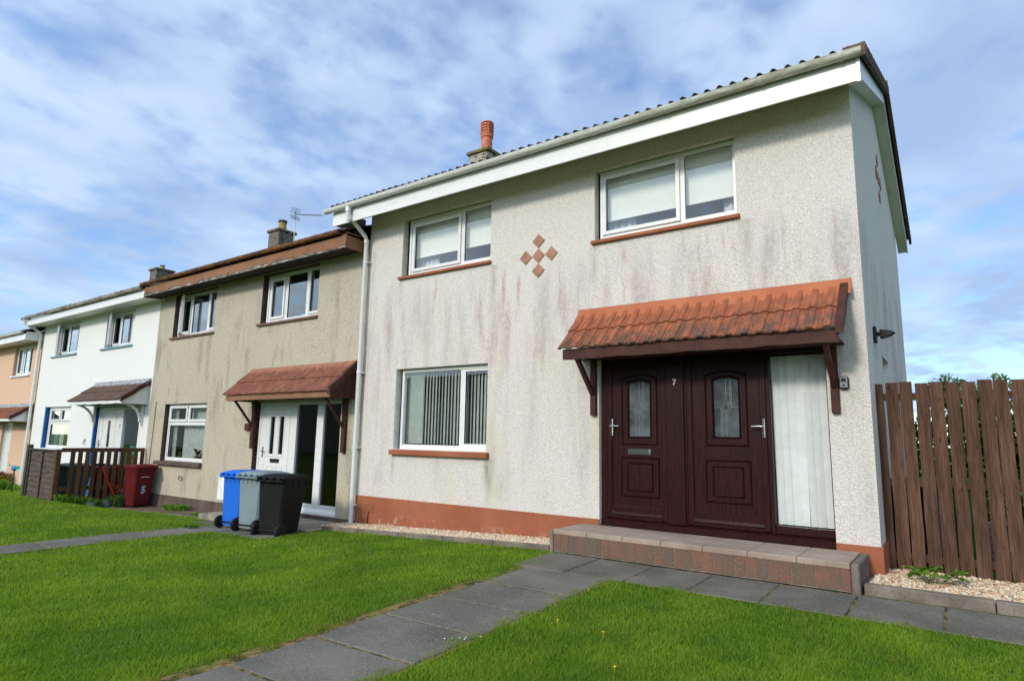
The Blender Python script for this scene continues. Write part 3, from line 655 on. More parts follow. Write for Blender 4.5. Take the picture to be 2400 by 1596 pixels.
def window(house, org, x0, x1, z0, z1, lights, sill_mat, sill=(0.05, 0.02), frame_mat='white_upvc', fw=0.045, inner=None, sash_open=None, yf=0.075, sill_ov=(0.05, 0.02), sill_h=0.055, transom=None):
    """lights: list of (gx0,gx1,gz0,gz1,sash) glass rectangles; sash True draws a raised casement frame"""
    mb = MB(org); frame_rect(mb, x0, x1, z0, z1, fw, yf, yf+.07)
    ls = sorted(lights, key=lambda q: q[0])
    rows = sorted({(q[2], q[3]) for q in lights})
    ends = []
    for q in lights:
        w = 0.05 if q[4] else 0.022
        frame_rect(mb, q[0]-w, q[1]+w, q[2]-w, q[3]+w, w, yf-(.012 if q[4] else -.012), yf+.045)
    # fill between
    fx = []
    for q in lights: fx.append((q[0]-.05, q[1]+.05, q[2]-.05, q[3]+.05))
    xs_ = sorted({x0+fw, x1-fw, *[v for q in lights for v in (q[0], q[1])]}); zs = sorted({z0+fw, z1-fw, *[v for q in lights for v in (q[2], q[3])]})
    for i in range(len(xs_)-1):
        for j in range(len(zs)-1):
            cx, cz = (xs_[i]+xs_[i+1])/2, (zs[j]+zs[j+1])/2
            if any(q[0] < cx < q[1] and q[2] < cz < q[3] for q in lights): continue
            if xs_[i+1]-xs_[i] < 1e-4 or zs[j+1]-zs[j] < 1e-4: continue
            mb.box(xs_[i], xs_[i+1], yf+.014, yf+.052, zs[j], zs[j+1])
    w_ = mb.build('window', frame_mat, house)
    for q in lights:
        if len(q) > 5 and q[5]: continue
        p = MB(org); p.add([(q[0]-.004, yf+.028, q[2]-.004), (q[1]+.004, yf+.028, q[2]-.004), (q[1]+.004, yf+.028, q[3]+.004), (q[0]-.004, yf+.028, q[3]+.004)], [(0, 1, 2, 3)]); p.build('pane', 'glass', w_)
    if sill_mat:
        s_ = MB(org)
        a, b = x0-sill_ov[0], x1+sill_ov[1]
        s_.prism([(yf-.005, z0), (-sill[0], z0-.012), (-sill[0], z0-sill_h), (yf-.005, z0-sill_h)], 'x', a, b)
        s_.build('sill', sill_mat, w_, bevel=0.006)
    return w_
def wavy(mb, x0, x1, y, z0, z1, amp=0.03, per=0.09, seed=0):
    r = random.Random(seed); n = max(6, int((x1-x0)/per*6)); vs = []
    for i in range(n+1):
        x = x0+(x1-x0)*i/n; yy = y+amp*math.sin(2*math.pi*(x-x0)/per+.5*math.sin(x*9+seed)); vs += [(x, yy, z0), (x, yy*1.0, z1)]
    mb.add(vs, [(2*i, 2*i+2, 2*i+3, 2*i+1) for i in range(n)])
def corrugated(mb, x0, x1, lo, hi, period, amp, kind='roll', thick=0.014, off=0.0, mi=0, jit=0.004, samples=8):
    """tile course between lo=(y,z) and hi=(y,z)"""
    (yl, zl), (yh, zh) = lo, hi; L_ = math.hypot(yh-yl, zh-zl); ny, nz = -(zh-zl)/L_, (yh-yl)/L_
    if nz < 0: ny, nz = -ny, -nz
    n = int(round((x1-x0)/period*samples)); v = []
    for i in range(n+1):
        x = x0+(x1-x0)*i/n; ph = ((x-x0)/period) % 1.0; tid = int((x-x0)/(period*2))
        if kind == 'roll': h = amp*max(0, math.cos(2*math.pi*(ph-.5)))**0.6 if True else 0
        elif kind == 'rib': h = amp*(min(1, max(0, (0.23-abs(ph-.5))/0.045))+.3*min(1, max(0, (0.05-abs(ph-.95))/0.03)))
        else: h = amp*(0.5+0.5*math.cos(2*math.pi*ph))
        rj = random.Random(tid*7+int(yl*100)); jz = rj.uniform(-jit, jit)
        dl = rj.uniform(-jit, jit)*1.5
        for (yy, zz, hh) in ((yl+dl*(yh-yl)/L_, zl+dl*(zh-zl)/L_, h), (yh, zh, h), (yh, zh, h-thick), (yl+dl*(yh-yl)/L_, zl+dl*(zh-zl)/L_, h-thick)):
            k = off+hh+(jz if yy != yh else 0); v.append((x, yy+ny*k, zz+nz*k))
    f = []
    for i in range(n):
        a, b = 4*i, 4*i+4
        f += [(a, b, b+1, a+1), (a+1, b+1, b+2, a+2), (a+3, a+2, b+2, b+3), (a, a+3, b+3, b)]
    f += [(0, 1, 2, 3), (4*n+3, 4*n+2, 4*n+1, 4*n)]
    mb.add(v, f, mi)
def pitched_roof(house, org, x0, x1, ye, ze, yr, zr, mat, under_mat, period=0.140, verge=None):
    """front & back pitch of tiles from eave (ye,ze) to ridge (yr,zr)"""
    L_ = math.hypot(yr-ye, zr-ze); nC = max(3, int(L_/0.33)); mb = MB(org)
    for side in (0, 1):
        for c in range(nC):
            t0, t1 = c/nC, min(1, (c+1)/nC+0.02)
            def P(t_):
                y = ye+(yr-ye)*t_; z = ze+(zr-ze)*t_
                return (y if side == 0 else 2*yr-y, z)
            corrugated(mb, x0, x1, P(t0), P(t1), period, 0.031, 'roll', 0.012, off=0.02, samples=8)
    # ridge tiles
    n = int((x1-x0)/0.45)
    for i in range(n):
        a = x0+(x1-x0)*i/n; b = x0+(x1-x0)*(i+1)/n+.02
        pts = [(yr+0.13*math.cos(t_), zr+0.0+0.10*math.sin(t_)) for t_ in np.linspace(math.pi, 0, 7)]
        mb.prism(pts, 'x', a, b)
    o = mb.build('roof', mat, house)
    un = MB(org); d = 0.03
    un.add([(x0+.02, ye, ze-.01), (x1-.02, ye, ze-.01), (x1-.02, yr, zr-.01), (x0+.02, yr, zr-.01), (x0+.02, 2*yr-ye, ze-.01), (x1-.02, 2*yr-ye, ze-.01)], [(0, 1, 2, 3), (3, 2, 5, 4)])
    un.build('roof_underlay', under_mat, o)
    return o
def gutter_mesh(mb, x0, x1, y, z, r=0.055, mi=0):
    n = 9; prof = [(y+r*math.cos(t_), z+r*math.sin(t_)*1.0) for t_ in np.linspace(math.pi, 2*math.pi, n)]
    prof = [(y-r-.004, z+.008)]+prof+[(y+r, z+.008)]
    inner = [(y+(p[0]-y)*.93, z+(p[1]-z)*.93+.002) for p in prof[::-1]]
    full = prof+inner; m = len(full)
    v = [(x0, p[0], p[1]) for p in full]+[(x1, p[0], p[1]) for p in full]
    mb.add(v, [(i, (i+1) % m, (i+1) % m+m, i+m) for i in range(m)], mi)
    for xe in (x0, x1):
        k = len(prof); mb.add([(xe, p[0], p[1]) for p in prof], [tuple(range(k))], mi)
def gutter_brackets(mb, xs_, y, z, r=0.055, w=0.02, mi=0):
    for x in xs_:
        n = 9; prof = [(y+(r+.006)*math.cos(t_), z+(r+.006)*math.sin(t_)) for t_ in np.linspace(math.pi*0.98, 2*math.pi, n)]
        inn = [(y+(r-.002)*math.cos(t_), z+(r-.002)*math.sin(t_)) for t_ in np.linspace(2*math.pi, math.pi*.98, n)]
        full = prof+inn; m = len(full)
        v = [(x-w/2, *p) for p in full]+[(x+w/2, *p) for p in full]
        mb.add(v, [(i, (i+1) % m, (i+1) % m+m, i+m) for i in range(m)]+[tuple(range(m))[::-1], tuple(range(m, 2*m))], mi)
def chimney(house, org, x0, x1, y0, y1, zb, zt, mat, capmat, pot_mat, pot_top, pot_r, pot_kind):
    mb = MB(org); mb.box(x0, x1, y0, y1, zb, zt-.07)
    c = mb.build('chimney', mat, house, bevel=0.012)
    cp = MB(org); cp.box(x0-.045, x1+.045, y0-.045, y1+.045, zt-.068, zt, bev=.01); cp.build('chimney_cap', capmat, c)
    px, py = (x0+x1)/2, (y0+y1)/2; h = pot_top-zt; r = pot_r
    p = MB(org)
    if pot_kind == 'louvre':
        prof = [(r, 0), (r*.93, .03), (r*.93, h*.50), (r*1.05, h*.52), (r*1.06, h*.60), (r*.98, h*.61)]
        k = h*.62
        for i in range(4): prof += [(r*1.05, k), (r*1.05, k+h*.045), (r*.86, k+h*.05), (r*.86, k+h*.075)]; k += h*.085
        prof += [(r*1.05, k), (r*1.0, h*.99), (r*.8, h), (r*.3, h*1.02), (.001, h*1.02)]
        p.lathe(prof, (px, py, zt), 24)
        for a in (0.2, 0.2+math.pi/2, 0.2+math.pi, 0.2-math.pi/2):
            a -= .95
            p.bar((px+r*.98*math.cos(a), py+r*.98*math.sin(a), zt+h*.6), (px+r*.98*math.cos(a), py+r*.98*math.sin(a), zt+h*.98), .04, .035, up=(math.cos(a), math.sin(a), 0))
        p.build('chimney_pot', pot_mat, c, smooth=True)
    else:
        p.lathe([(r*1.1, 0), (r*.98, h*.12), (r*.86, h*.78)], (px, py, zt), 20); p.build('chimney_pot', pot_mat, c, smooth=True)
        q = MB(org); q.lathe([(r*.95, h*.78), (r*1.02, h*.8), (r*1.02, h*.97), (r*.8, h), (r*.78, h*.9), (.001, h*.9)], (px, py, zt), 20); q.build('pot_rim', 'soffit_brown', c, smooth=True)
    return c
def fascia_box(mb, x0, x1, yf, zb, zt, mi=0, th=0.022): mb.box(x0, x1, yf, yf+th, zb, zt, mi, bev=0.004)
def room_shell(house, org, x0, x1, y0, y1, z0, z1, zmid, outer, inner='interior'):
    """side and back walls plus floors so that the house is a closed dark volume"""
    mb = MB(org)
    mb.box(x0+.12, x1-.12, y0+2.4, y0+2.45, z0+.1, z1-.05)   # partition
    mb.box(x0+.12, x1-.12, y0+.13, y1-.1, zmid-.1, zmid+.1)     # first floor
    mb.box(x0+.12, x1-.12, y0+.13, y1-.1, z0+.15, z0+.25)
    mb.box(x0+.12, x1-.12, y0+.13, y1-.1, z1-.06, z1-.02)
    xm = (x0+x1)/2; mb.box(xm-.03, xm+.03, y0+.16, y0+2.4, z0+.25, z1-.06)
    mb.build('interior', inner, house)

# ================================================================== HOUSE 7 (cream)
O7 = (0, 0, 0)
h7 = empty('terraced_house', O7, label='cream roughcast end-of-terrace house with dark double doors, terracotta base and number 7', cat='house')
XL, XR, D7 = -7.325, 0.0, 5.57
holes7 = [(-6.535, -4.715, 3.85, 4.815), (-3.005, -1.195, 3.845, 4.80), (-6.545, -4.712, 1.10, 2.345), (-2.95, -0.378, 0.255, 2.33)]
mb = MB(O7)
ZW = 5.06
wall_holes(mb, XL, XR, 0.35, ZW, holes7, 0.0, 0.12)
# gable right (thick-surface) with small window opening
YR7, ZR7 = 2.785, 6.40
gw = (1.48, 2.25, 1.25, 2.33)
xs_ = [0.0, gw[0], gw[1], D7]; zs_ = [0.35, gw[2], gw[3], ZW]
for i in range(3):
    for j in range(3):
        if i == 1 and j == 1: continue
        mb.add([(0, xs_[i], zs_[j]), (0, xs_[i+1], zs_[j]), (0, xs_[i+1], zs_[j+1]), (0, xs_[i], zs_[j+1])], [(0, 1, 2, 3)])
for q in ([(0, gw[0], gw[2]), (-.1, gw[0], gw[2]), (-.1, gw[0], gw[3]), (0, gw[0], gw[3])], [(0, gw[1], gw[2]), (-.1, gw[1], gw[2]), (-.1, gw[1], gw[3]), (0, gw[1], gw[3])],
          [(0, gw[0], gw[3]), (0, gw[1], gw[3]), (-.1, gw[1], gw[3]), (-.1, gw[0], gw[3])], [(0, gw[0], gw[2]), (0, gw[1], gw[2]), (-.1, gw[1], gw[2]), (-.1, gw[0], gw[2])]):
    mb.add(q, [(0, 1, 2, 3)], 1)
mb.add([(0, 0, ZW), (0, D7, ZW), (0, YR7, 6.14)], [(0, 1, 2)])
mb.add([(XL, 0, 0), (XL, D7, 0), (XL, D7, ZW), (XL, YR7, 6.14), (XL, 0, ZW)], [(0, 1, 2, 3, 4)])
mb.add([(XL, D7, 0), (XR, D7, 0), (XR, D7, ZW), (XL, D7, ZW)], [(0, 1, 2, 3)])
w7 = mb.build('wall', ['roughcast_cream', 'reveal_cream'], h7)
# white reveals of the front openings
pl = MB(O7)
pl.box(XL+.002, -2.95, -0.018, 0.0, -0.5, 0.35, bev=.004)
pl.build('plinth', 'paint_terracotta', h7)
pl = MB(O7); pl.box(-0.378, 0.018, -0.018, 0.0, -0.4, 0.35, bev=.004)
pl.box(0.0, 0.018, 0.0, D7, -0.4, 0.35)
pl.build('plinth', 'paint_terracotta', h7)
mb = MB(O7); mb.box(XL+.01, -2.96, 0.003, 0.1, -.5, .34); mb.box(-.37, -0.01, 0.003, 0.1, -.5, .34); mb.box(-2.95, -.378, .06, 0.1, -.3, .29); mb.build('foundation', 'concrete_pale', h7)
room_shell(h7, O7, XL, XR, 0, D7, 0.1, 5.0, 2.75, None)
# air brick & cable
ab = MB(O7); frame_rect(ab, -7.10, -6.88, 0.10, 0.245, 0.016, -.026, -.0181)
for i in range(5): ab.box(-7.085+i*.04, -7.072+i*.04, -.025, -.0181, .115, .23)
for i in range(4): ab.box(-7.085, -6.895, -.0245, -.0181, .122+i*.03, .133+i*.03)
av = ab.build('air_brick', 'paint_terracotta', h7)
cb = MB(O7); cb.tube([(-6.985, -.024, .125), (-6.99, -.04, .09), (-7.01, -.03, .0), (-7.012, -.03, -.15)], .006, 6); cb.build('cable', 'black_plastic', av)
# roof
roof7 = pitched_roof(h7, O7, -7.84, 0.19, -0.50, 5.115, YR7, 6.25, 'tile_dark', 'soffit_brown')
# verge: overlapping cloaked tile ends along right gable
vt = MB(O7)
for side in (0, 1):
    L_ = 10
    for c in range(L_):
        ta, tb = c/L_, (c+1)/L_+.03
        zz0 = 4.95 if side else 5.07; ya, za = -0.52+(YR7+.52)*ta, zz0+(6.27-zz0)*ta; yb, zb = -0.52+(YR7+.52)*tb, zz0+(6.27-zz0)*tb
        if side: ya, yb = 2*YR7-ya, 2*YR7-yb
        k = 0.035
        for (xa, xb, lo, hi) in ((0.175, 0.215, -.06, .075),):
            vt.add([(x, y, z+d_) for x in (xa, xb) for (y, z, e_) in ((ya, za, .012), (yb, zb, 0)) for d_ in (lo+e_, hi+e_)], [(0, 2, 3, 1), (4, 5, 7, 6), (0, 1, 5, 4), (2, 6, 7, 3), (1, 3, 7, 5), (0, 4, 6, 2)])
        vt.add([(x, y, z+d_) for x in (0.02, .175) for (y, z, e_) in ((ya, za, .014), (yb, zb, 0)) for d_ in (.03+e_, .068+e_)], [(0, 2, 3, 1), (4, 5, 7, 6), (0, 1, 5, 4), (2, 6, 7, 3), (1, 3, 7, 5), (0, 4, 6, 2)])
vt.build('verge_tiles', 'tile_brown', roof7)
# barge boards + soffit on gable
bb = MB(O7)
ZS = 5.035
for side in (0, 1):
    ya, yb = -0.45, YR7
    za, zb = 4.83, 6.09
    if side: ya = 2*YR7-ya; za = 4.73
    bb.add([(x, y, z) for x in (.128, .15) for (y, z) in ((ya, za), (yb, zb), (yb, zb+.17), (ya, za+.21))], [(0, 1, 2, 3), (7, 6, 5, 4), (0, 4, 5, 1), (1, 5, 6, 2), (2, 6, 7, 3), (3, 7, 4, 0)])
bb.build('barge_board', 'white_upvc', roof7)
sf = MB(O7)
for side in (0, 1):
    def Yv(y): return y if side == 0 else 2*YR7-y
    za, zb = (4.745 if side else 4.845), 6.10
    sf.add([(-.0, Yv(-.45), za), (.128, Yv(-.45), za), (.128, YR7, zb), (-.0, YR7, zb)], [(0, 1, 2, 3)])
sf.add([(-7.78, -.43, 4.835), (.128, -.43, 4.835), (.128, 0.0, 5.035), (-7.78, 0.0, 5.035)], [(0, 1, 2, 3)])
sf.build('soffit', 'aged_upvc', roof7)
fb = MB(O7); fascia_box(fb, -7.79, 0.15, -0.452, 4.805, 5.05); fb.box(-7.79, -7.765, -.43, 0.25, 4.83, 5.13)
fb.box(0.118, 0.156, -.462, -.43, 4.79, 5.06, bev=.004)
for xx in (-5.35, -2.6): fb.box(xx-.012, xx+.012, -.455, -.45, 4.806, 5.049)
fb.build('fascia', 'white_upvc', roof7)
gt = MB(O7); gutter_mesh(gt, -7.92, 0.18, -0.515, 5.085, .058)
gutter_brackets(gt, [-7.5, -6.55, -5.6, -4.65, -3.7, -2.75, -1.8, -0.75, .0], -0.515, 5.085, .058, .034)
gt.build('gutter', 'gutter_white', roof7, smooth=True)
dp = MB(O7); PX = -7.325
dp.tube([(PX, -.515, 5.05), (PX, -.515, 4.93), (PX, -.49, 4.89), (PX, -.12, 4.64), (PX, -.09, 4.58), (PX, -.09, -.14)], .036, 14)
for zz in (4.86, 4.58, 2.35, 1.13): dp.tube([(PX, -.09 if zz < 4.7 else -.49, zz-.05), (PX, -.09 if zz < 4.7 else -.505, zz)], .043, 14)
dp.tube([(PX, -.515, 5.04), (PX, -.515, 4.96)], .046, 14)
for zz in (4.2, 2.32, 1.1, .2): dp.box(PX-.05, PX+.05, -.10, -.002, zz-.012, zz+.012)
dp.build('downpipe', 'white_upvc', h7, smooth=True)
chimney(h7, O7, -7.29, -6.80, 2.50, 3.06, 6.1, 7.20, 'render_pale_dirty', 'mossy_concrete', 'terracotta_pot', 7.93, .125, 'louvre')
# diamonds
def diamonds(mk, cx, cz, hw, hh):
    for (dx, dz) in ((0, 0), (0, 2), (0, -2), (-2, 0.0), (2, -0.0)):
        px, pz = cx+dx*hw*1.04, cz+dz*hh*1.04
        mk(px, pz)
def mk_front(px, pz, hw=.101, hh=.101):
    o_ = MB(O7); o_.prism([(px-hw, pz), (px, pz-hh), (px+hw, pz), (px, pz+hh)], 'y', -.014, -.001); o_.build('decorative_tile', 'diamond_tile', h7, bevel=.003)
diamonds(mk_front, -3.872, 3.785, .101, .101)
def mk_side(py, pz, hw=.101, hh=.101):
    o_ = MB(O7); o_.prism([(py-hw, pz), (py, pz-hh), (py+hw, pz), (py, pz+hh)], 'x', .001, .014); o_.build('decorative_tile', 'diamond_tile', h7, bevel=.003)
diamonds(mk_side, 2.78, 5.0, .12, .13)
# windows
wn = window(h7, O7, -6.455, -4.712, 3.855, 4.80, [(-6.33, -5.405, 3.975, 4.67, True), (-5.285, -4.765, 3.945, 4.735, False)], 'paint_terracotta', sill_ov=(.12, .02))
def roller(wobj, x0, x1, ztop, zbot, y=.19):
    b = MB(O7); b.add([(x0, y, zbot), (x1, y, zbot), (x1, y, ztop), (x0, y, ztop)], [(0, 1, 2, 3)]); b.box(x0, x1, y-.008, y+.008, zbot-.02, zbot+.005); b.tube([(x0, y+.01, ztop), (x1, y+.01, ztop)], .02, 8); b.build('roller_blind', 'blind_cream', wobj)
roller(wn, -6.42, -5.36, 4.76, 4.20); roller(wn, -5.33, -4.74, 4.76, 4.20)
c_ = MB(O7); wavy(c_, -6.42, -6.0, .30, 3.86, 4.78, .02, .10, 1); c_.build('curtain', 'curtain_lilac', wn); c_ = MB(O7); wavy(c_, -4.95, -4.72, .30, 3.86, 4.78, .02, .10, 2); c_.build('curtain', 'curtain_lilac', wn)
wn = window(h7, O7, -2.962, -1.20, 3.85, 4.79, [(-2.875, -1.93, 3.975, 4.68, True), (-1.82, -1.243, 3.935, 4.735, False)], 'paint_terracotta', sill_ov=(.08, .04))
roller(wn, -2.94, -1.89, 4.76, 4.16); roller(wn, -1.86, -1.21, 4.76, 4.16)
c_ = MB(O7); wavy(c_, -2.93, -2.55, .30, 3.86, 4.78, .02, .10, 3); c_.build('curtain', 'curtain_lilac', wn); c_ = MB(O7); wavy(c_, -1.42, -1.21, .30, 3.86, 4.78, .02, .10, 4); c_.build('curtain', 'curtain_lilac', wn)
wn = window(h7, O7, -6.48, -4.715, 1.10, 2.335, [(-6.44, -5.28, 1.175, 2.285, False), (-5.185, -4.76, 1.205, 2.255, False)], 'paint_terracotta', sill=(.07, .02), sill_ov=(.09, .06), sill_h=.085)
s_ = MB(O7); r = random.Random(3)
x = -6.44
while x < -4.74:
    a = r.uniform(-.62, -.42) if x > -6.15 else -.1
    hw = .034; dx, dy = hw*math.cos(a), hw*math.sin(a)
    s_.add([(x-dx, .20-dy, 1.19), (x+dx, .20+dy, 1.19), (x+dx, .20+dy, 2.29), (x-dx, .20-dy, 2.29)], [(0, 1, 2, 3)])
    x += .064 if x > -6.15 else .04
s_.build('vertical_blind', 'slat_green', wn)
b_ = MB(O7); b_.box(-5.9, -4.8, 1.2, 1.5, 1.05, 1.42); b_.build('window_shelf', 'interior_light', wn)
# gable side window
wn = MB(O7); 
for (a, b, c, d) in ((gw[0], gw[0]+.05, gw[2], gw[3]), (gw[1]-.05, gw[1], gw[2], gw[3])): wn.box(-.13, -.07, a, b, c, d)
wn.box(-.13, -.07, gw[0], gw[1], gw[2], gw[2]+.05); wn.box(-.13, -.07, gw[0], gw[1], gw[3]-.05, gw[3])
w_ = wn.build('window', 'white_upvc', h7); p = MB(O7); p.add([(-.1, gw[0], gw[2]), (-.1, gw[1], gw[2]), (-.1, gw[1], gw[3]), (-.1, gw[0], gw[3])], [(0, 1, 2, 3)]); p.build('pane', 'glass', w_)

# entrance: frame, two doors, side light
fr = MB(O7)
fr.box(-2.95, -2.872, .06, .15, .295, 2.33, bev=.004)
fr.box(-2.872, -0.378, .062, .148, 2.25, 2.33)
fr.box(-2.945, -.382, -.012, .0595, .262, .2925)
fr.prism([(.045, .293), (.15, .293), (.15, .375), (.085, .375), (.045, .345)], 'x', -2.945, -.382)
fr.box(-2.10, -1.885, .035, .15, .365, 2.25, bev=.006)
fr.box(-0.985, -0.945, .06, .15, .372, 2.25, bev=.004)
fr.box(-0.945, -0.395, .06, .15, .372, .452, bev=.006)
fr.box(-0.395, -0.378, .06, .15, .372, 2.25, bev=.003)
fr.box(-1.885, -1.862, .058, .15, .372, 2.25)
frame_o = fr.build('door_frame', 'rosewood', h7)
sn = bpy.data.curves.new('house_number', 'FONT'); sn.body = '7'; sn.size = .098; sn.extrude = .004
so = bpy.data.objects.new('tmpn', sn); col.objects.link(so)
bpy.context.view_layer.update()
dg = bpy.context.evaluated_depsgraph_get(); nm = bpy.data.meshes.new_from_object(so.evaluated_get(dg)); bpy.data.objects.remove(so)
no = bpy.data.objects.new('house_number', nm); nm.materials.append(M['sign_white']); col.objects.link(no); no.parent = frame_o
no.rotation_euler = (R(90), 0, 0); no.location = (-2.012, .0345, 1.94)
sg = MB(O7); sg.add([(-.945, .10, .452), (-.395, .10, .452), (-.395, .10, 2.25), (-.945, .10, 2.25)], [(0, 1, 2, 3)]); sg.build('side_light', 'glass', frame_o)
s_ = MB(O7); r = random.Random(5); x = -.90
while x < -.36:
    a = r.uniform(-.25, .45); hw = .046; dx, dy = hw*math.cos(a), hw*math.sin(a); k = r.uniform(-.006, .006)
    s_.add([(x-dx*.84+k, .17-dy, .46), (x+dx*.84+k, .17+dy, .46), (x+dx, .17+dy, 2.22), (x-dx, .17-dy, 2.22)], [(0, 1, 2, 3)]); x += .078
s_.build('vertical_blind', 'slat_white', frame_o)
def ridge_frame(mb, x0, x1, z0, z1, w=.018, y0=.058, y1=.075, arch=0.0, n=10):
    """raised moulding loop, optionally with an arched top"""
    out = [(x0, z0), (x1, z0)]; inn = [(x0+w, z0+w), (x1-w, z0+w)]
    for k in range(n+1):
        u = k/n; xx = x1+(x0-x1)*u; out.append((xx, z1+arch*math.sin(math.pi*u)))
        xi = (x1-w)+((x0+w)-(x1-w))*u; inn.append((xi, z1-w+arch*math.sin(math.pi*u)))
    m = len(out); mid = [((a[0]+b[0])/2, (a[1]+b[1])/2) for a, b in zip(out, inn)]
    v = [(a[0], y1, a[1]) for a in out]+[(a[0], y0, a[1]) for a in mid]+[(a[0], y1, a[1]) for a in inn]
    f = []
    for i in range(m):
        j = (i+1) % m; f += [(i, j, m+j, m+i), (m+i, m+j, 2*m+j, 2*m+i)]
    mb.add(v, f)
def door(x0, x1, gx0, gx1, gzb, gzt, hinge_handle_x, lever_dir, letter):
    w = .068; mb = MB(O7); zb, zt = .378, 2.248
    # leaf with glass hole
    a, b = x0+w, x1-w; yl, yb = .077, .12
    for (p0, p1, q0, q1) in ((a, gx0, zb+.15, zt-w), (gx1, b, zb+.15, zt-w), (gx0, gx1, zb+.15, gzb), (gx0, gx1, gzt+.03, zt-w)): mb.box(p0, p1, yl, yb, q0, q1)
    # arch infill
    n = 10
    for k in range(n):
        u0, u1 = k/n, (k+1)/n; xa, xb = gx0+(gx1-gx0)*u0, gx0+(gx1-gx0)*u1
        za, zb2 = gzt-.025+.03*math.sin(math.pi*u0), gzt-.025+.03*math.sin(math.pi*u1)
        mb.add([(xa, yl, za), (xb, yl, zb2), (xb, yl, gzt+.03), (xa, yl, gzt+.03), (xa, yb, za), (xb, yb, zb2)], [(0, 1, 2, 3), (0, 4, 5, 1)])
    for (p0, p1, q0, q1) in ((x0, a, zb, zt), (b, x1, zb, zt)): mb.box(p0, p1, .055, .13, q0, q1, bev=.008)
    mb.box(a, b, .0555, .13, zt-w, zt, bev=.008)
    # kick rail (trapezoid with mitred joins)
    mb.prism([(.0555, zb), (.13, zb), (.13, zb+.155), (.077, zb+.155), (.0555, zb+.13)], 'x', a, b)
    mb.prism([(.050, zb+.045), (.0556, zb+.03), (.0556, zb+.075)], 'x', a, b)
    ridge_frame(mb, gx0-.022, gx1+.022, gzb-.022, gzt+.0, .022, .060, .077, .032)
    ridge_frame(mb, gx0-.10, gx1+.10, gzb-.105, gzt+.045, .022, .062, .0775, .045)
    m_ = .012
    ridge_frame(mb, gx0-.115, gx1+.115, .632, 1.102, .022, .062, .0775)
    ridge_frame(mb, gx0-.035, gx1+.035, .698, 1.036, .020, .062, .0775)
    d = mb.build('door', 'rosewood', h7)
    g_ = MB(O7); n = 10; top = [(gx1+(gx0-gx1)*k/n, .092, gzt-.02+.03*math.sin(math.pi*k/n)) for k in range(n+1)]
    g_.add([(gx0-.004, .092, gzb-.004), (gx1+.004, .092, gzb-.004)]+top, [tuple(range(n+3))]); g_.build('glazing', 'obscure_pane', d)
    lc = MB(O7); xc = (gx0+gx1)/2; y_ = .088; zc = gzb+(gzt-gzb)*.50
    def ln(p, q): lc.bar((p[0], y_, p[1]), (q[0], y_, q[1]), .0030, .005, up=(0, 1, 0))
    dw, dh = .032, .058
    for k in ((1.0), (1.75)):
        P = [(xc, zc+dh*k), (xc+dw*k, zc), (xc, zc-dh*k), (xc-dw*k, zc)]
        for i in range(4): ln(P[i], P[(i+1) % 4])
    ln((gx0, zc), (xc-dw*1.75, zc)); ln((xc+dw*1.75, zc), (gx1, zc))
    ln((xc, zc-dh*1.75), (xc, gzb)); ln((xc, zc+dh*1.75), (xc, gzt)); ln((xc-.045, zc-dh*.3), (xc-.045, gzb)); ln((xc-.06, zc), (xc-.06, gzb)); ln((xc+.045, zc+.03), (xc+.045, gzt)); ln((xc+.06, zc), (xc+.06, gzt))
    lc.build('leaded_pattern', 'lead_came', d)
    hd = MB(O7); hx = hinge_handle_x
    hd.box(hx-.014, hx+.014, .044, .055, 1.345, 1.555, bev=.006); hd.tube([(hx, .05, 1.465), (hx, .0, 1.465)], .009, 10)
    hd.tube([(hx, .004, 1.465), (hx+lever_dir*.03, .0, 1.467), (hx+lever_dir*.115, .002, 1.465)], [.010, .009, .007], 10)
    hd.lathe([(.012, 0), (.012, -.008), (.004, -.008)], (hx, .044, 1.385), 12, 'y'); hd.build('handle', 'chrome', d, smooth=True)
    if letter:
        l = MB(O7); l.box(-2.598, -2.312, .066, .078, 1.128, 1.203, bev=.004); l.box(-2.585, -2.325, .060, .067, 1.143, 1.188, bev=.003); l.build('letter_plate', 'chrome', d)
    return d
door(-2.872, -2.10, -2.582, -2.315, 1.345, 2.0, -2.80, 1, True)
door(-1.862, -0.985, -1.55, -1.28, 1.352, 2.0, -1.02, -1, False)

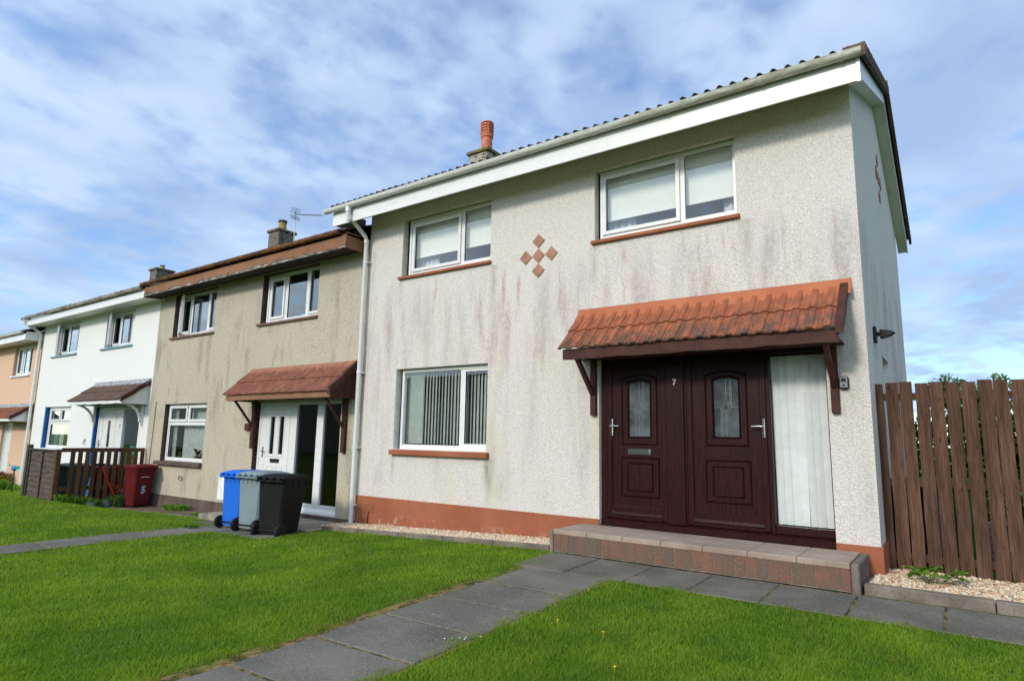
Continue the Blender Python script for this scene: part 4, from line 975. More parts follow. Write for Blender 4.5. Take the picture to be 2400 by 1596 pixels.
# canopy over the doors
def canopy(house, org, x0, x1, ztop, zfl, ye, ze, tmat, period, kind, fl_mat, fas_mat, fas_h, cheek=None, brackets=None, br_mat=None, sag=0.0, amp=0.022, verge=None, courses=2, flash_over=0.05):
    mb = MB(org)
    L_ = math.hypot(ye, zfl-ze)
    for c in range(courses):
        t0, t1 = c/courses, min(1.0, (c+1)/courses+.04)
        P = lambda t_: (ye*(1-t_), ze+(zfl-ze)*t_)
        corrugated(mb, x0, x1, P(t0), P(t1), period, amp, kind, .022, off=.012+.020*(1 if c else 0), samples=16, jit=.0035)
    cn = mb.build('canopy', tmat, house)
    f = MB(org); n = 36
    d = Vector((0, -ye, zfl-ze)).normalized(); y1 = -.0; 
    vs = []
    for i in range(n+1):
        x = x0-.01+(x1-x0+flash_over+.01)*i/n; w = .012*math.sin(x*19)+.008*math.sin(x*41)
        yb = -.0-0.11; zb = zfl+(ze-zfl)*(.11/abs(ye))+.045
        vs += [(x, -.004, ztop), (x, -.012, zfl+.06), (x, yb, zb-.0+w*.5-.005)]
    f.add(vs, [(3*i, 3*i+3, 3*i+4, 3*i+1) for i in range(n)]+[(3*i+1, 3*i+4, 3*i+5, 3*i+2) for i in range(n)])
    f.build('flashing', fl_mat, cn, smooth=True)
    fa = MB(org); n = 40; vs = []
    for i in range(n+1):
        x = x0+.05+(x1-x0-.08)*i/n; w = sag*(.5*math.sin(x*7.0)+.5*math.sin(x*15+1)); zt = ze-.005; zb = ze-fas_h+w
        for yy in (ye+.03, ye+.05): vs += [(x, yy, zt), (x, yy, zb)]
    fa.add(vs, [(4*i, 4*i+4, 4*i+5, 4*i+1) for i in range(n)]+[(4*i+2, 4*i+3, 4*i+7, 4*i+6) for i in range(n)]+[(4*i+1, 4*i+5, 4*i+7, 4*i+3) for i in range(n)]+[(0, 1, 3, 2), (4*n, 4*n+2, 4*n+3, 4*n+1)])
    fa.build('fascia_board', fas_mat, cn)
    so_ = MB(org); so_.box(x0+.05, x1-.05, ye+.05, -.003, ze-fas_h+.035, ze-fas_h+.05); so_.build('canopy_soffit', fas_mat if cheek is None else 'paint_dark_brown', cn)
    if cheek:
        for xx in (x0+.04, x1-.06):
            k = MB(org); k.prism([(ye+.05, ze-.01), (ye+.05, ze-fas_h+.0), (-.002, ze-fas_h), (-.002, zfl-.02)], 'x', xx, xx+.02); k.build('cheek_board', cheek, cn)
    if verge:
        k = MB(org)
        for xx in (x1-.005,):
            for c in range(2):
                ta, tb = c*.5, c*.5+.52
                k.add([(x, ye*(1-t_)-.0, ze+(zfl-ze)*t_+dz+(.018 if c else 0)) for x in (xx-.05, xx+.022) for t_ in (ta, tb) for dz in (-.05, .062)], [(0, 2, 3, 1), (4, 5, 7, 6), (0, 1, 5, 4), (2, 6, 7, 3), (1, 3, 7, 5), (0, 4, 6, 2)])
        k.build('verge_trim', verge, cn)
    for (bx, kind_, zb) in (brackets or []):
        b = MB(org)
        if kind_ == 'strut':
            zt = ze-fas_h+.02; ys_ = ye+.07
            b.box(bx-.037, bx+.037, -.055, -.001, zb, zt+.1, bev=.005)
            b.bar((bx, ys_, zt), (bx, -.06, zb+.27), .05, .05, up=(1, 0, 0))
            b.box(bx-.03, bx+.03, ye+.05, -.05, zt, zt+.05)
        elif kind_ == 'thin':
            zt = ze-fas_h+.01
            b.box(bx-.045, bx+.045, -.06, -.001, zb, zt+.1, bev=.005); b.bar((bx-.01, ye+.1, zt+.02), (bx-.01, -.05, zb+.42), .035, .04, up=(1, 0, 0))
        else:
            zt = ze-fas_h+.02; pts = []
            for q in np.linspace(0, math.pi/2, 9): pts.append((bx, -.06-(abs(ye)-.14)*(1-math.cos(q)), zb+.08+(zt-zb-.08)*math.sin(q)))
            for p_, q_ in zip(pts[:-1], pts[1:]): b.bar(p_, q_, .045, .06, up=(1, 0, 0))
            b.box(bx-.03, bx+.03, -.05, -.001, zb, zt+.05, bev=.004); b.box(bx-.03, bx+.03, ye+.08, -.05, zt-.02, zt+.03)
        b.build('bracket', br_mat, cn)
    return cn
canopy(h7, O7, -3.235, -0.145, 2.955, 2.84, -.52, 2.375, 'tile_orange', .152, 'rib', 'flashing_orange', 'paint_dark_brown', .13, brackets=[(-3.01, 'strut', 1.59), (-0.305, 'strut', 1.597)], br_mat='paint_dark_brown', sag=.007, verge='paint_dark_brown', amp=.017)

# doorstep
st = empty('doorstep', (-1.7, -.35, .03), label='long low doorstep with paver riser and buff slab top below the dark double doors', cat='step')
OS = (-1.7, -.35, .03)
b = MB(OS); b.box(-3.16, -.18, -.70, -.021, -.05, .231); b.build('step_core', 'concrete_pale', st)
b = MB(OS); r = random.Random(8)
x = -3.165; 
while x < -.2:
    w = .0985; tn = r.choice([.95, .9, 1.0, .8, .25, .1, .6]); b.box(x, min(x+w, -.175), -.705, -.645, .050, .268, tone=tn+r.uniform(-.1,.0), bev=.005); x += w+.002
b.build('riser_brick', 'step_brick', st)
b = MB(OS); b.box(-3.165, -.175, -.70, -.644, .0, .0495, bev=.006)
b.box(-3.215, -3.17, -.712, -.022, -.02, .275, bev=.01); b.box(-.17, -.105, -.725, -.022, -.02, .285, bev=.012); b.build('end_kerb', 'concrete_kerb', st)
b = MB(OS); x = -3.165
for i in range(7):
    w = (3.165-.175)/7; b.box(x+.002, x+w-.002, -.712, -.395, .2325, .287, bev=.006); b.box(x+.002, x+w-.002, -.390, -.021, .2325, .286, bev=.006); x += w
b.build('step_slab', 'step_slab', st)

# key safe, wall light
ks = empty('key_safe', (-.22, -.02, 1.9), label='small grey key safe on the cream wall right of the canopy bracket', cat='key safe')
OK_ = (-.22, -.02, 1.9)
b = MB(OK_); b.box(-.262, -.178, -.05, -.001, 1.835, 1.96, bev=.012); b.build('case', 'black_plastic', ks)
b = MB(OK_); b.box(-.254, -.186, -.056, -.0505, 1.845, 1.950, bev=.004); b.build('front_plate', 'lead', ks)
b = MB(OK_); b.box(-.242, -.198, -.062, -.0565, 1.905, 1.940, bev=.003); b.build('dial_window', 'black_plastic', ks)
b = MB(OK_); b.lathe([(.006, 0), (.006, -.006), (.001, -.006)], (-.226, -.0565, 1.872), 8, 'y'); b.lathe([(.006, 0), (.006, -.006), (.001, -.006)], (-.214, -.0565, 1.872), 8, 'y'); b.build('button', 'black_plastic', ks)
wl = empty('wall_lamp', (0, .70, 2.46), label='black security lamp fixed high on the gable end wall', cat='lamp'); OW = (0, .70, 2.46)
b = MB(OW); b.box(.001, .03, .62, .78, 2.38, 2.55, bev=.01); b.tube([(.03, .7, 2.47), (.09, .7, 2.47)], .022, 8); b.build('mount', 'black_plastic', wl)
b = MB(OW); b.prism([(.06, 2.42), (.15, 2.44), (.20, 2.475), (.15, 2.50), (.06, 2.515)], 'y', .65, .76); b.build('lamp_head', 'black_plastic', wl, bevel=.006)
b = MB(OW); b.add([(.08, .66, 2.421), (.145, .66, 2.436), (.145, .75, 2.436), (.08, .75, 2.421)], [(0, 1, 2, 3)]); b.build('lens', 'lead', wl)

# ================================================================== HOUSE 5 (beige)
O5 = (-11, 0, -.2)
h5 = empty('terraced_house', O5, label='beige roughcast middle house with brown peeling fascia and white part-glazed door', cat='house')
XL5, XR5 = -14.61, -7.325
mb = MB(O5)
holes5 = [(-10.43, -8.66, 3.425, 4.42), (-13.90, -12.14, 3.425, 4.42), (-13.89, -12.12, .655, 1.915), (-10.34, -7.83, -.06, 1.885)]
wall_holes(mb, XL5, XR5, -.05, 4.62, holes5, 0.0, .11)
mb.add([(XL5, D7, 0), (XR5, D7, 0), (XR5, D7, 4.6), (XL5, D7, 4.6)], [(0, 1, 2, 3)])
mb.add([(XL5, 0, -.4), (XL5, D7, -.4), (XL5, D7, 4.6), (XL5, YR7, 5.95), (XL5, 0, 4.6)], [(0, 1, 2, 3, 4)])
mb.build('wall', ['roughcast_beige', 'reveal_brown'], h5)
b = MB(O5); b.box(XL5+.004, -10.34, -.014, 0, -.7, -.05, bev=.004); b.build('plinth', 'plinth_brown', h5); b = MB(O5); b.box(-7.83, XR5-.002, -.014, 0, -.7, -.05, bev=.004); b.box(XL5+.01, XR5-.01, .003, .1, -.7, -.06); b.build('plinth', 'plinth_brown', h5)
room_shell(h5, O5, XL5, XR5, 0, D7, -.3, 4.6, 2.3, None)
rf5 = pitched_roof(h5, O5, XL5-.0, -7.38, -.50, 4.66, YR7, 5.97, 'tile_brown', 'soffit_brown', .30)
b = MB(O5); fascia_box(b, -14.50, -7.42, -.45, 4.385, 4.60); f5 = b.build('fascia', 'fascia_peeling', rf5)
b = MB(O5); b.box(-7.442, -7.42, -.428, -.0, 4.385, 4.64); b.box(-7.60, -7.42, -.43, -.0, 4.60, 4.66); b.build('fascia_return', 'fascia_brown', rf5)
b = MB(O5); b.add([(-14.5, -.43, 4.40), (-7.44, -.43, 4.40), (-7.44, 0, 4.44), (-14.5, 0, 4.44)], [(0, 1, 2, 3)]); b.build('soffit', 'soffit_brown', rf5)
b = MB(O5); gutter_mesh(b, -14.55, -7.55, -.50, 4.675, .055); gutter_brackets(b, [-14.3+i*.82 for i in range(9)], -.50, 4.675, .055); b.build('gutter', 'gutter_rust', rf5, smooth=True)
chimney(h5, O5, -14.37, -13.90, 2.50, 3.00, 5.7, 6.80, 'render_grey', 'render_grey', 'pot_yellow', 7.12, .115, 'round')
wn = window(h5, O5, -10.355, -8.665, 3.44, 4.405, [(-10.20, -9.84, 3.56, 4.27, True), (-9.70, -9.13, 3.50, 4.33, False), (-9.00, -8.72, 3.55, 4.33, True)], 'paint_brown', sill_ov=(.14, .04))
b = MB(O5); b.box(-9.55, -9.3, .3, .32, 3.46, 3.60); b.build('window_ornament', 'wool_blue', wn)
wn = window(h5, O5, -13.825, -12.15, 3.44, 4.405, [(-13.66, -13.38, 3.56, 4.27, False, 1), (-13.24, -12.60, 3.50, 4.33, False), (-12.47, -12.20, 3.55, 4.33, True)], 'paint_brown', sill_ov=(.14, .04))
def open_sash(wobj, org, x0, x1, z0, z1, ang, fw=.05, y=.06):
    """casement hinged on its left edge, standing open by ang"""
    b = MB((0, 0, 0)); frame_rect(b, 0, x1-x0, 0, z1-z0, fw, -.02, .03)
    p = MB((0, 0, 0)); p.add([(fw, 0, fw), (x1-x0-fw, 0, fw), (x1-x0-fw, 0, z1-z0-fw), (fw, 0, z1-z0-fw)], [(0, 1, 2, 3)])
    for mb_, nm_, mt_ in ((b, 'open_sash', 'white_upvc'), (p, 'pane', 'glass')):
        ca, sa = math.cos(ang), math.sin(ang)
        mb_.v = [(x0+v[0]*ca-v[1]*sa, y+v[0]*sa+v[1]*ca, z0+v[2]) for v in mb_.v]; mb_.org = Vector(org); mb_.build(nm_, mt_, wobj)
open_sash(wn, O5, -13.76, -13.30, 3.49, 4.35, R(-22))
# ground floor window
wn = window(h5, O5, -13.83, -12.125, .675, 1.905, [(-13.72, -13.07, 1.58, 1.82, True), (-12.90, -12.20, 1.58, 1.82, True), (-13.75, -12.19, .755, 1.45, False)], 'plinth_brown', sill_ov=(.17, .02), sill=(.09, .02), sill_h=.085)
b = MB(O5); wavy(b, -13.4, -12.15, .24, .70, 1.88, .012, .06, 7); wavy(b, -13.80, -13.62, .2, .70, 1.88, .02, .06, 9); b.build('net_curtain', 'net_curtain', wn)
b = MB(O5); b.lathe([(.05, 0), (.06, .07), (.065, .08)], (-12.62, .16, .72), 12); b.build('flower_pot', 'bark', wn)
b = MB(O5); 
for k in range(14):
    a = k*2.4; b.bar((-12.62, .16, .80), (-12.62+.12*math.cos(a), .16+.06*math.sin(a), .90+.08*((k*7) % 5)/5), .02, .004, tone=(k % 3)/3)
b.build('house_plant', 'leaf_red', wn)
# door set
b = MB(O5)
X0, X1, ZB, ZT = -10.26, -7.83, 0.055, 1.885
frame_rect(b, X0, X1, ZB, ZT, .055, .05, .13)
b.box(-9.155, -9.10, .052, .128, ZB+.055, ZT-.055); b.box(-8.53, -8.35, .052, .128, ZB+.055, ZT-.055, bev=.006)
b.prism([(.02, -.055), (.13, -.055), (.13, .053), (.05, .053), (.02, -.02)], 'x', X0, X1)
df = b.build('door_frame', 'white_upvc', h5)
for (a, c) in ((-9.10, -8.53), (-8.35, -7.885)):
    frame = MB(O5); frame.add([(a, .09, ZB+.055), (c, .09, ZB+.055), (c, .09, ZT-.055), (a, .09, ZT-.055)], [(0, 1, 2, 3)]); frame.build('side_light', 'glass_dark', df)
b = MB(O5); a0, a1 = -10.205, -9.155; zb, zt = .11, 1.83
g1x, g2x = (-9.905, -9.775), (-9.62, -9.49)
for (p0, p1, q0, q1) in ((a0, g1x[0], zb, zt), (g1x[1], g2x[0], zb, zt), (g2x[1], a1, zb, zt), (g1x[0], g1x[1], zb, .93), (g1x[0], g1x[1], 1.62, zt), (g2x[0], g2x[1], zb, .93), (g2x[0], g2x[1], 1.62, zt)): b.box(p0, p1, .06, .10, q0, q1)
for gx in (g1x, g2x):
    ridge_frame(b, gx[0]-.04, gx[1]+.04, .88, 1.67, .025, .048, .062); ridge_frame(b, gx[0]-.04, gx[1]+.04, .20, .72, .02, .048, .062)
ridge_frame(b, -10.03, -9.30, .16, 1.75, .015, .052, .062)
dd = b.build('door', 'white_upvc', h5)
b = MB(O5)
for gx in (g1x, g2x): b.add([(gx[0], .08, .93), (gx[1], .08, .93), (gx[1], .08, 1.62), (gx[0], .08, 1.62)], [(0, 1, 2, 3)])
b.build('glazing', 'glass_dark', dd)
b = MB(O5); b.box(-9.83, -9.56, .045, .062, .775, .845, bev=.004); b.build('letter_plate', 'black_plastic', dd)
b = MB(O5); b.box(-10.105, -10.078, .045, .06, .86, 1.06, bev=.005); b.tube([(-10.09, .05, .98), (-10.09, .01, .98), (-9.99, .01, .98)], .009, 8); b.build('handle', 'metal_grey', dd, smooth=True)
canopy(h5, O5, -10.56, -7.46, 2.545, 2.47, -.56, 1.995, 'tile_red', .082, 'sine', 'flashing_brown', 'fascia_brown', .10, cheek='paint_dark_brown', brackets=[(-10.33, 'thin', 1.02), (-7.69, 'thin', 1.005)], br_mat='paint_dark_brown', amp=.014, verge='paint_dark_brown', flash_over=.0)
# wires on wall
b = MB(O5); b.tube([(-14.30, -.012, 1.98), (-14.31, -.012, 1.4), (-14.34, -.012, .7), (-14.345, -.012, .25)], .006, 5); b.build('cable', 'black_plastic', h5)
b = MB(O5); b.box(-10.60, -10.44, -.05, -.001, 1.35, 1.49, bev=.01); tag(b.build('junction_box', 'paint_dark_brown'), label='small brown box on the beige wall beside the left canopy bracket', cat='junction box')
b = MB(O5); r = random.Random(2); pts = [(-12.9+.10*math.cos(a)*r.uniform(.6, 1), -.012, .33+.05*math.sin(a)*r.uniform(.6, 1)) for a in np.linspace(0, 9, 14)]; b.tube(pts, .005, 5); b.build('cable', 'black_plastic', h5)
b = MB(O5); b.box(-11.16, -10.78, -.16, -.001, .02, .46, bev=.01); b.box(-11.17, -10.77, -.175, -.16, .46, .475); tag(b.build('meter_box', 'meter_white'), label='white meter box on the beige wall behind the blue wheelie bin', cat='meter box')
# porch slab
b = MB(); b.box(-10.42, -7.34, -.90, -.02, -.45, -.115, bev=.012)
tag(b.build('porch_slab', 'concrete_pale'), label='concrete porch slab before the white door, behind the three bins', cat='step')
# aerial
ae = empty('tv_aerial', (-13.2, 2.8, 6.2), label='thin television aerial on a mast beside the chimney with the yellow pot', cat='aerial'); OA = (-13.2, 2.8, 6.2)
b = MB(OA); b.tube([(-13.2, 2.5, 6.15), (-13.2, 2.5, 7.10)], .013, 6)
b.tube([(-13.9, 2.62, 6.42), (-13.2, 2.5, 6.42)], .010, 6); b.tube([(-13.9, 2.62, 6.56), (-13.2, 2.5, 6.56)], .010, 6); b.build('mast', 'metal_grey', ae)
b = MB(OA); p0 = Vector((-13.22, 2.48, 7.03)); p1 = Vector((-12.1, 2.5, 6.79)); b.tube([p0, p1], .008, 6)
for k in range(13):
    c = p0.lerp(p1, .22+.78*k/12); b.tube([c+Vector((0, -.07, .0)), c+Vector((0, .07, 0))], .004, 4)
for s1 in (-1, 1):
    for k in range(4): b.tube([p0+Vector((.02*k, -.14, s1*(.04+.035*k))), p0+Vector((.02*k, .14, s1*(.04+.035*k)))], .006, 4)
    b.tube([p0+Vector((0, 0, 0)), p0+Vector((.08, 0, s1*.16))], .007, 4)
b.build('antenna', 'metal_grey', ae)

# ================================================================== HOUSE 3 (white)
O3 = (-18, 0, -.2)
h3 = empty('terraced_house', O3, label='white painted house with blue window and door reveals and curved canopy brackets', cat='house')
XL3, XR3 = -21.80, -14.61
mb = MB(O3)
holes3 = [(-20.75, -19.22, 3.42, 4.36), (-17.47, -15.88, 3.42, 4.36), (-20.88, -19.10, .78, 1.95), (-17.50, -15.06, -.10, 1.90)]
wall_holes(mb, XL3, XR3, -.6, 4.62, holes3, 0.0, .12)
mb.add([(XL3, 0, -.6), (XL3, D7, -.6), (XL3, D7, 4.6), (XL3, YR7, 5.9), (XL3, 0, 4.6)], [(0, 1, 2, 3, 4)])
mb.add([(XL3, D7, 0), (XR3, D7, 0), (XR3, D7, 4.6), (XL3, D7, 4.6)], [(0, 1, 2, 3)])
mb.build('wall', ['roughcast_white', 'roughcast_white'], h3)
room_shell(h3, O3, XL3, XR3, 0, D7, -.3, 4.6, 2.3, None)
b = MB(O3); b.box(-20.878, -20.866, -.003, .119, .781, 1.949); b.box(-17.498, -17.486, -.003, .119, -.1, 1.899); b.box(-20.95, -20.878, -.004, -.0005, .75, 1.97); b.box(-17.56, -17.498, -.004, -.0005, -.2, 1.92); b.box(-17.75, -14.65, -.012, -.0005, -.4, .12); b.build('blue_paint', 'blue_paint', h3)
rf3 = pitched_roof(h3, O3, -22.05, XR3, -.50, 4.60, YR7, 5.90, 'tile_brown', 'soffit_brown', .30)
b = MB(O3); fascia_box(b, -21.95, -14.505, -.45, 4.36, 4.545); b.box(-21.95, -21.93, -.43, 0.25, 4.36, 4.6); b.build('fascia', 'white_upvc', rf3)
b = MB(O3); b.add([(-21.93, -.43, 4.37), (-14.51, -.43, 4.37), (-14.51, 0, 4.40), (-21.93, 0, 4.40)], [(0, 1, 2, 3)]); b.build('soffit', 'aged_upvc', rf3)
b = MB(O3); gutter_mesh(b, -22.15, -14.56, -.50, 4.60, .055); gutter_brackets(b, [-21.9+i*.66 for i in range(12)], -.50, 4.60, .055, .03); b.build('gutter', 'gutter_grey', rf3, smooth=True)
b = MB(O3); b.tube([(-21.95, -.50, 4.56), (-21.95, -.5, 4.46), (-21.86, -.1, 4.2), (-21.86, -.08, 4.1), (-21.86, -.08, -.35)], .04, 12)
for zz in (2.6, .9): b.tube([(-21.86, -.08, zz), (-21.86, -.08, zz+.07)], .05, 12)
b.build('downpipe', 'aged_upvc', h3, smooth=True)
chimney(h3, O3, -21.13, -20.66, 2.5, 3.05, 5.6, 6.70, 'render_grey', 'render_grey', 'pot_yellow', 6.86, .08, 'round')
wn = window(h3, O3, -20.72, -19.23, 3.44, 4.345, [(-20.55, -20.22, 3.55, 4.22, False, 1), (-20.05, -19.45, 3.52, 4.26, False), (-19.36, -19.27, 3.52, 4.26, False)], 'sill_blue', sill_ov=(.28, .04)); open_sash(wn, O3, -20.66, -20.15, 3.47, 4.3, R(-28))
b = MB(O3); wavy(b, -19.95, -19.7, .25, 3.45, 4.33, .02, .07, 1); b.build('curtain', 'net_curtain', wn)
wn = window(h3, O3, -17.37, -15.89, 3.44, 4.345, [(-17.2, -16.9, 3.55, 4.22, False, 1), (-16.75, -16.2, 3.52, 4.26, False), (-16.07, -15.93, 3.52, 4.26, False)], 'sill_blue', sill_ov=(.28, .04)); open_sash(wn, O3, -17.31, -16.84, 3.47, 4.3, R(-28))
wn = window(h3, O3, -20.80, -19.11, .80, 1.945, [(-20.65, -20.05, 1.60, 1.84, True), (-19.9, -19.2, 1.60, 1.84, True), (-20.66, -19.2, .88, 1.46, False)], 'white_upvc', sill_ov=(.1, .04))
b = MB(O3); wavy(b, -20.72, -20.35, .22, .82, 1.92, .02, .08, 4); b.build('curtain', 'curtain_blue', wn)
b = MB(O3); wavy(b, -20.33, -20.05, .24, .82, 1.92, .02, .08, 5); b.build('net_curtain', 'slat_white', wn)
b = MB(O3); frame_rect(b, -17.42, -15.07, -.05, 1.885, .06, .05, .13); b.box(-16.22, -16.03, .052, .128, 0, 1.83); df = b.build('door_frame', 'white_upvc', h3)
b = MB(O3); b.box(-17.36, -16.85, .06, .10, 0, 1.83); b.box(-16.70, -16.22, .06, .10, 0, 1.83); b.box(-16.85, -16.70, .06, .10, 0, .90); b.box(-16.85, -16.70, .06, .10, 1.56, 1.83); ridge_frame(b, -17.15, -16.4, .1, 1.75, .02, .05, .061); dd = b.build('door', 'white_upvc', h3)
b = MB(O3); b.add([(-16.85, .08, .9), (-16.7, .08, .9), (-16.7, .08, 1.56), (-16.85, .08, 1.56)], [(0, 1, 2, 3)]); b.build('glazing', 'glass_dark', dd)
b = MB(O3); b.box(-17.28, -17.25, .045, .06, .86, 1.08, bev=.004); b.tube([(-17.265, .05, .98), (-17.265, .01, .98), (-17.17, .01, .98)], .01, 8); b.build('handle', 'metal_grey', dd)
b = MB(O3); b.add([(-16.03, .09, 0), (-15.13, .09, 0), (-15.13, .09, 1.83), (-16.03, .09, 1.83)], [(0, 1, 2, 3)]); b.build('side_light', 'glass', df)
b = MB(O3); b.box(-15.95, -15.2, .3, .5, .55, .58); b.box(-15.95, -15.2, .3, .5, 1.13, 1.15); b.build('porch_shelf', 'metal_grey', df)
b = MB(O3); b.lathe([(.12, 0), (.13, .2)], (-15.75, .3, .75), 12); b.build('basket', 'teal', df)
b = MB(O3); leaves(b, 60, (-15.5, .3, 1.25), (.2, .08, .12), .035, 3); b.build('flowers', 'petal_white', df)
canopy(h3, O3, -17.72, -14.70, 2.54, 2.43, -.60, 2.01, 'tile_brown', .082, 'sine', 'lead', 'white_upvc', .085, cheek='white_upvc', brackets=[(-17.50, 'curve', 1.45), (-14.90, 'curve', 1.44)], br_mat='white_upvc', amp=.014, verge='paint_dark_brown', sag=.008)
cu = bpy.data.curves.new('two', 'FONT'); cu.body = '2'; cu.size = .13; cu.extrude = .003
so = bpy.data.objects.new('tmp2', cu); col.objects.link(so); bpy.context.view_layer.update(); dg = bpy.context.evaluated_depsgraph_get(); nm = bpy.data.meshes.new_from_object(so.evaluated_get(dg)); bpy.data.objects.remove(so)
no = bpy.data.objects.new('house_number', nm); nm.materials.append(M['black_plastic']); col.objects.link(no); no.parent = df; no.rotation_euler = (R(90), 0, 0); no.location = (-16.19+18, .05, 1.38+.2)
hr = MB(); hr.tube([(-17.95+.05*math.cos(a), -.03, 1.0+.05*math.sin(a)) for a in np.linspace(0, 6.28, 14)], .007, 5); hr.box(-17.96, -17.94, -.02, -.001, 1.03, 1.09)
tag(hr.build('wall_ring', 'metal_grey'), label='small metal ring hook on the white wall left of the blue door reveal', cat='hook')

# ================================================================== HOUSE 1 (peach)
O1 = (-25, 0, -.2)
h1 = empty('terraced_house', O1, label='peach roughcast house at the far left edge with low tiled porch roof', cat='house')
XL1, XR1 = -29.1, -21.83
mb = MB(O1)
holes1 = [(-24.16, -22.58, 2.97, 3.945), (-24.35, -23.45, -.30, 1.50), (-28.2, -26.6, 2.97, 3.945)]
wall_holes(mb, XL1, XR1, -.6, 4.2, holes1, 0.0, .14)
mb.add([(XL1, 0, -.6), (XL1, D7, -.6), (XL1, D7, 4.2), (XL1, YR7, 5.5), (XL1, 0, 4.2)], [(0, 1, 2, 3, 4)])
mb.add([(XL1, D7, 0), (XR1, D7, 0), (XR1, D7, 4.2), (XL1, D7, 4.2)], [(0, 1, 2, 3)])
mb.build('wall', ['roughcast_peach', 'roughcast_peach'], h1)
room_shell(h1, O1, XL1, XR1, 0, D7, -.5, 4.2, 1.9, None)
rf1 = pitched_roof(h1, O1, XL1, -21.86, -.5, 4.19, YR7, 5.48, 'tile_dark', 'soffit_brown', .30)
b = MB(O1); fascia_box(b, XL1, -21.88, -.45, 3.95, 4.14); b.box(-21.90, -21.88, -.43, 0, 3.95, 4.2); b.build('fascia', 'white_upvc', rf1)
b = MB(O1); b.add([(XL1, -.43, 3.96), (-21.9, -.43, 3.96), (-21.9, 0, 3.98), (XL1, 0, 3.98)], [(0, 1, 2, 3)]); b.build('soffit', 'aged_upvc', rf1)
b = MB(O1); gutter_mesh(b, XL1, -22.0, -.5, 4.20, .055); b.build('gutter', 'aged_upvc', rf1, smooth=True)
for dx in (0, -4.04): window(h1, O1, -24.10+dx, -22.60+dx, 2.99, 3.93, [(-23.98+dx, -23.62+dx, 3.08, 3.82, True), (-23.45+dx, -23.1+dx, 3.06, 3.85, False), (-22.98+dx, -22.68+dx, 3.08, 3.82, True)], 'white_upvc', sill_ov=(.12, .03))
b = MB(O1); frame_rect(b, -24.35, -23.45, -.30, 1.50, .05, .07, .14); b.box(-24.30, -23.50, .09, .12, -.25, 1.45); ridge_frame(b, -24.2, -23.6, -.1, 1.35, .02, .075, .091); dd = b.build('door', 'white_upvc', h1)
b = MB(O1); b.tube([(-23.58, .09, .55), (-23.58, .04, .55), (-23.68, .04, .55)], .012, 8); b.box(-23.6, -23.56, .07, .09, .48, .64); b.build('handle', 'metal_grey', dd)
canopy(h1, O1, -24.9, -21.92, 2.09, 1.98, -.55, 1.62, 'tile_red', .082, 'sine', 'lead', 'white_upvc', .09, cheek='white_upvc', amp=.014, verge='paint_dark_brown')

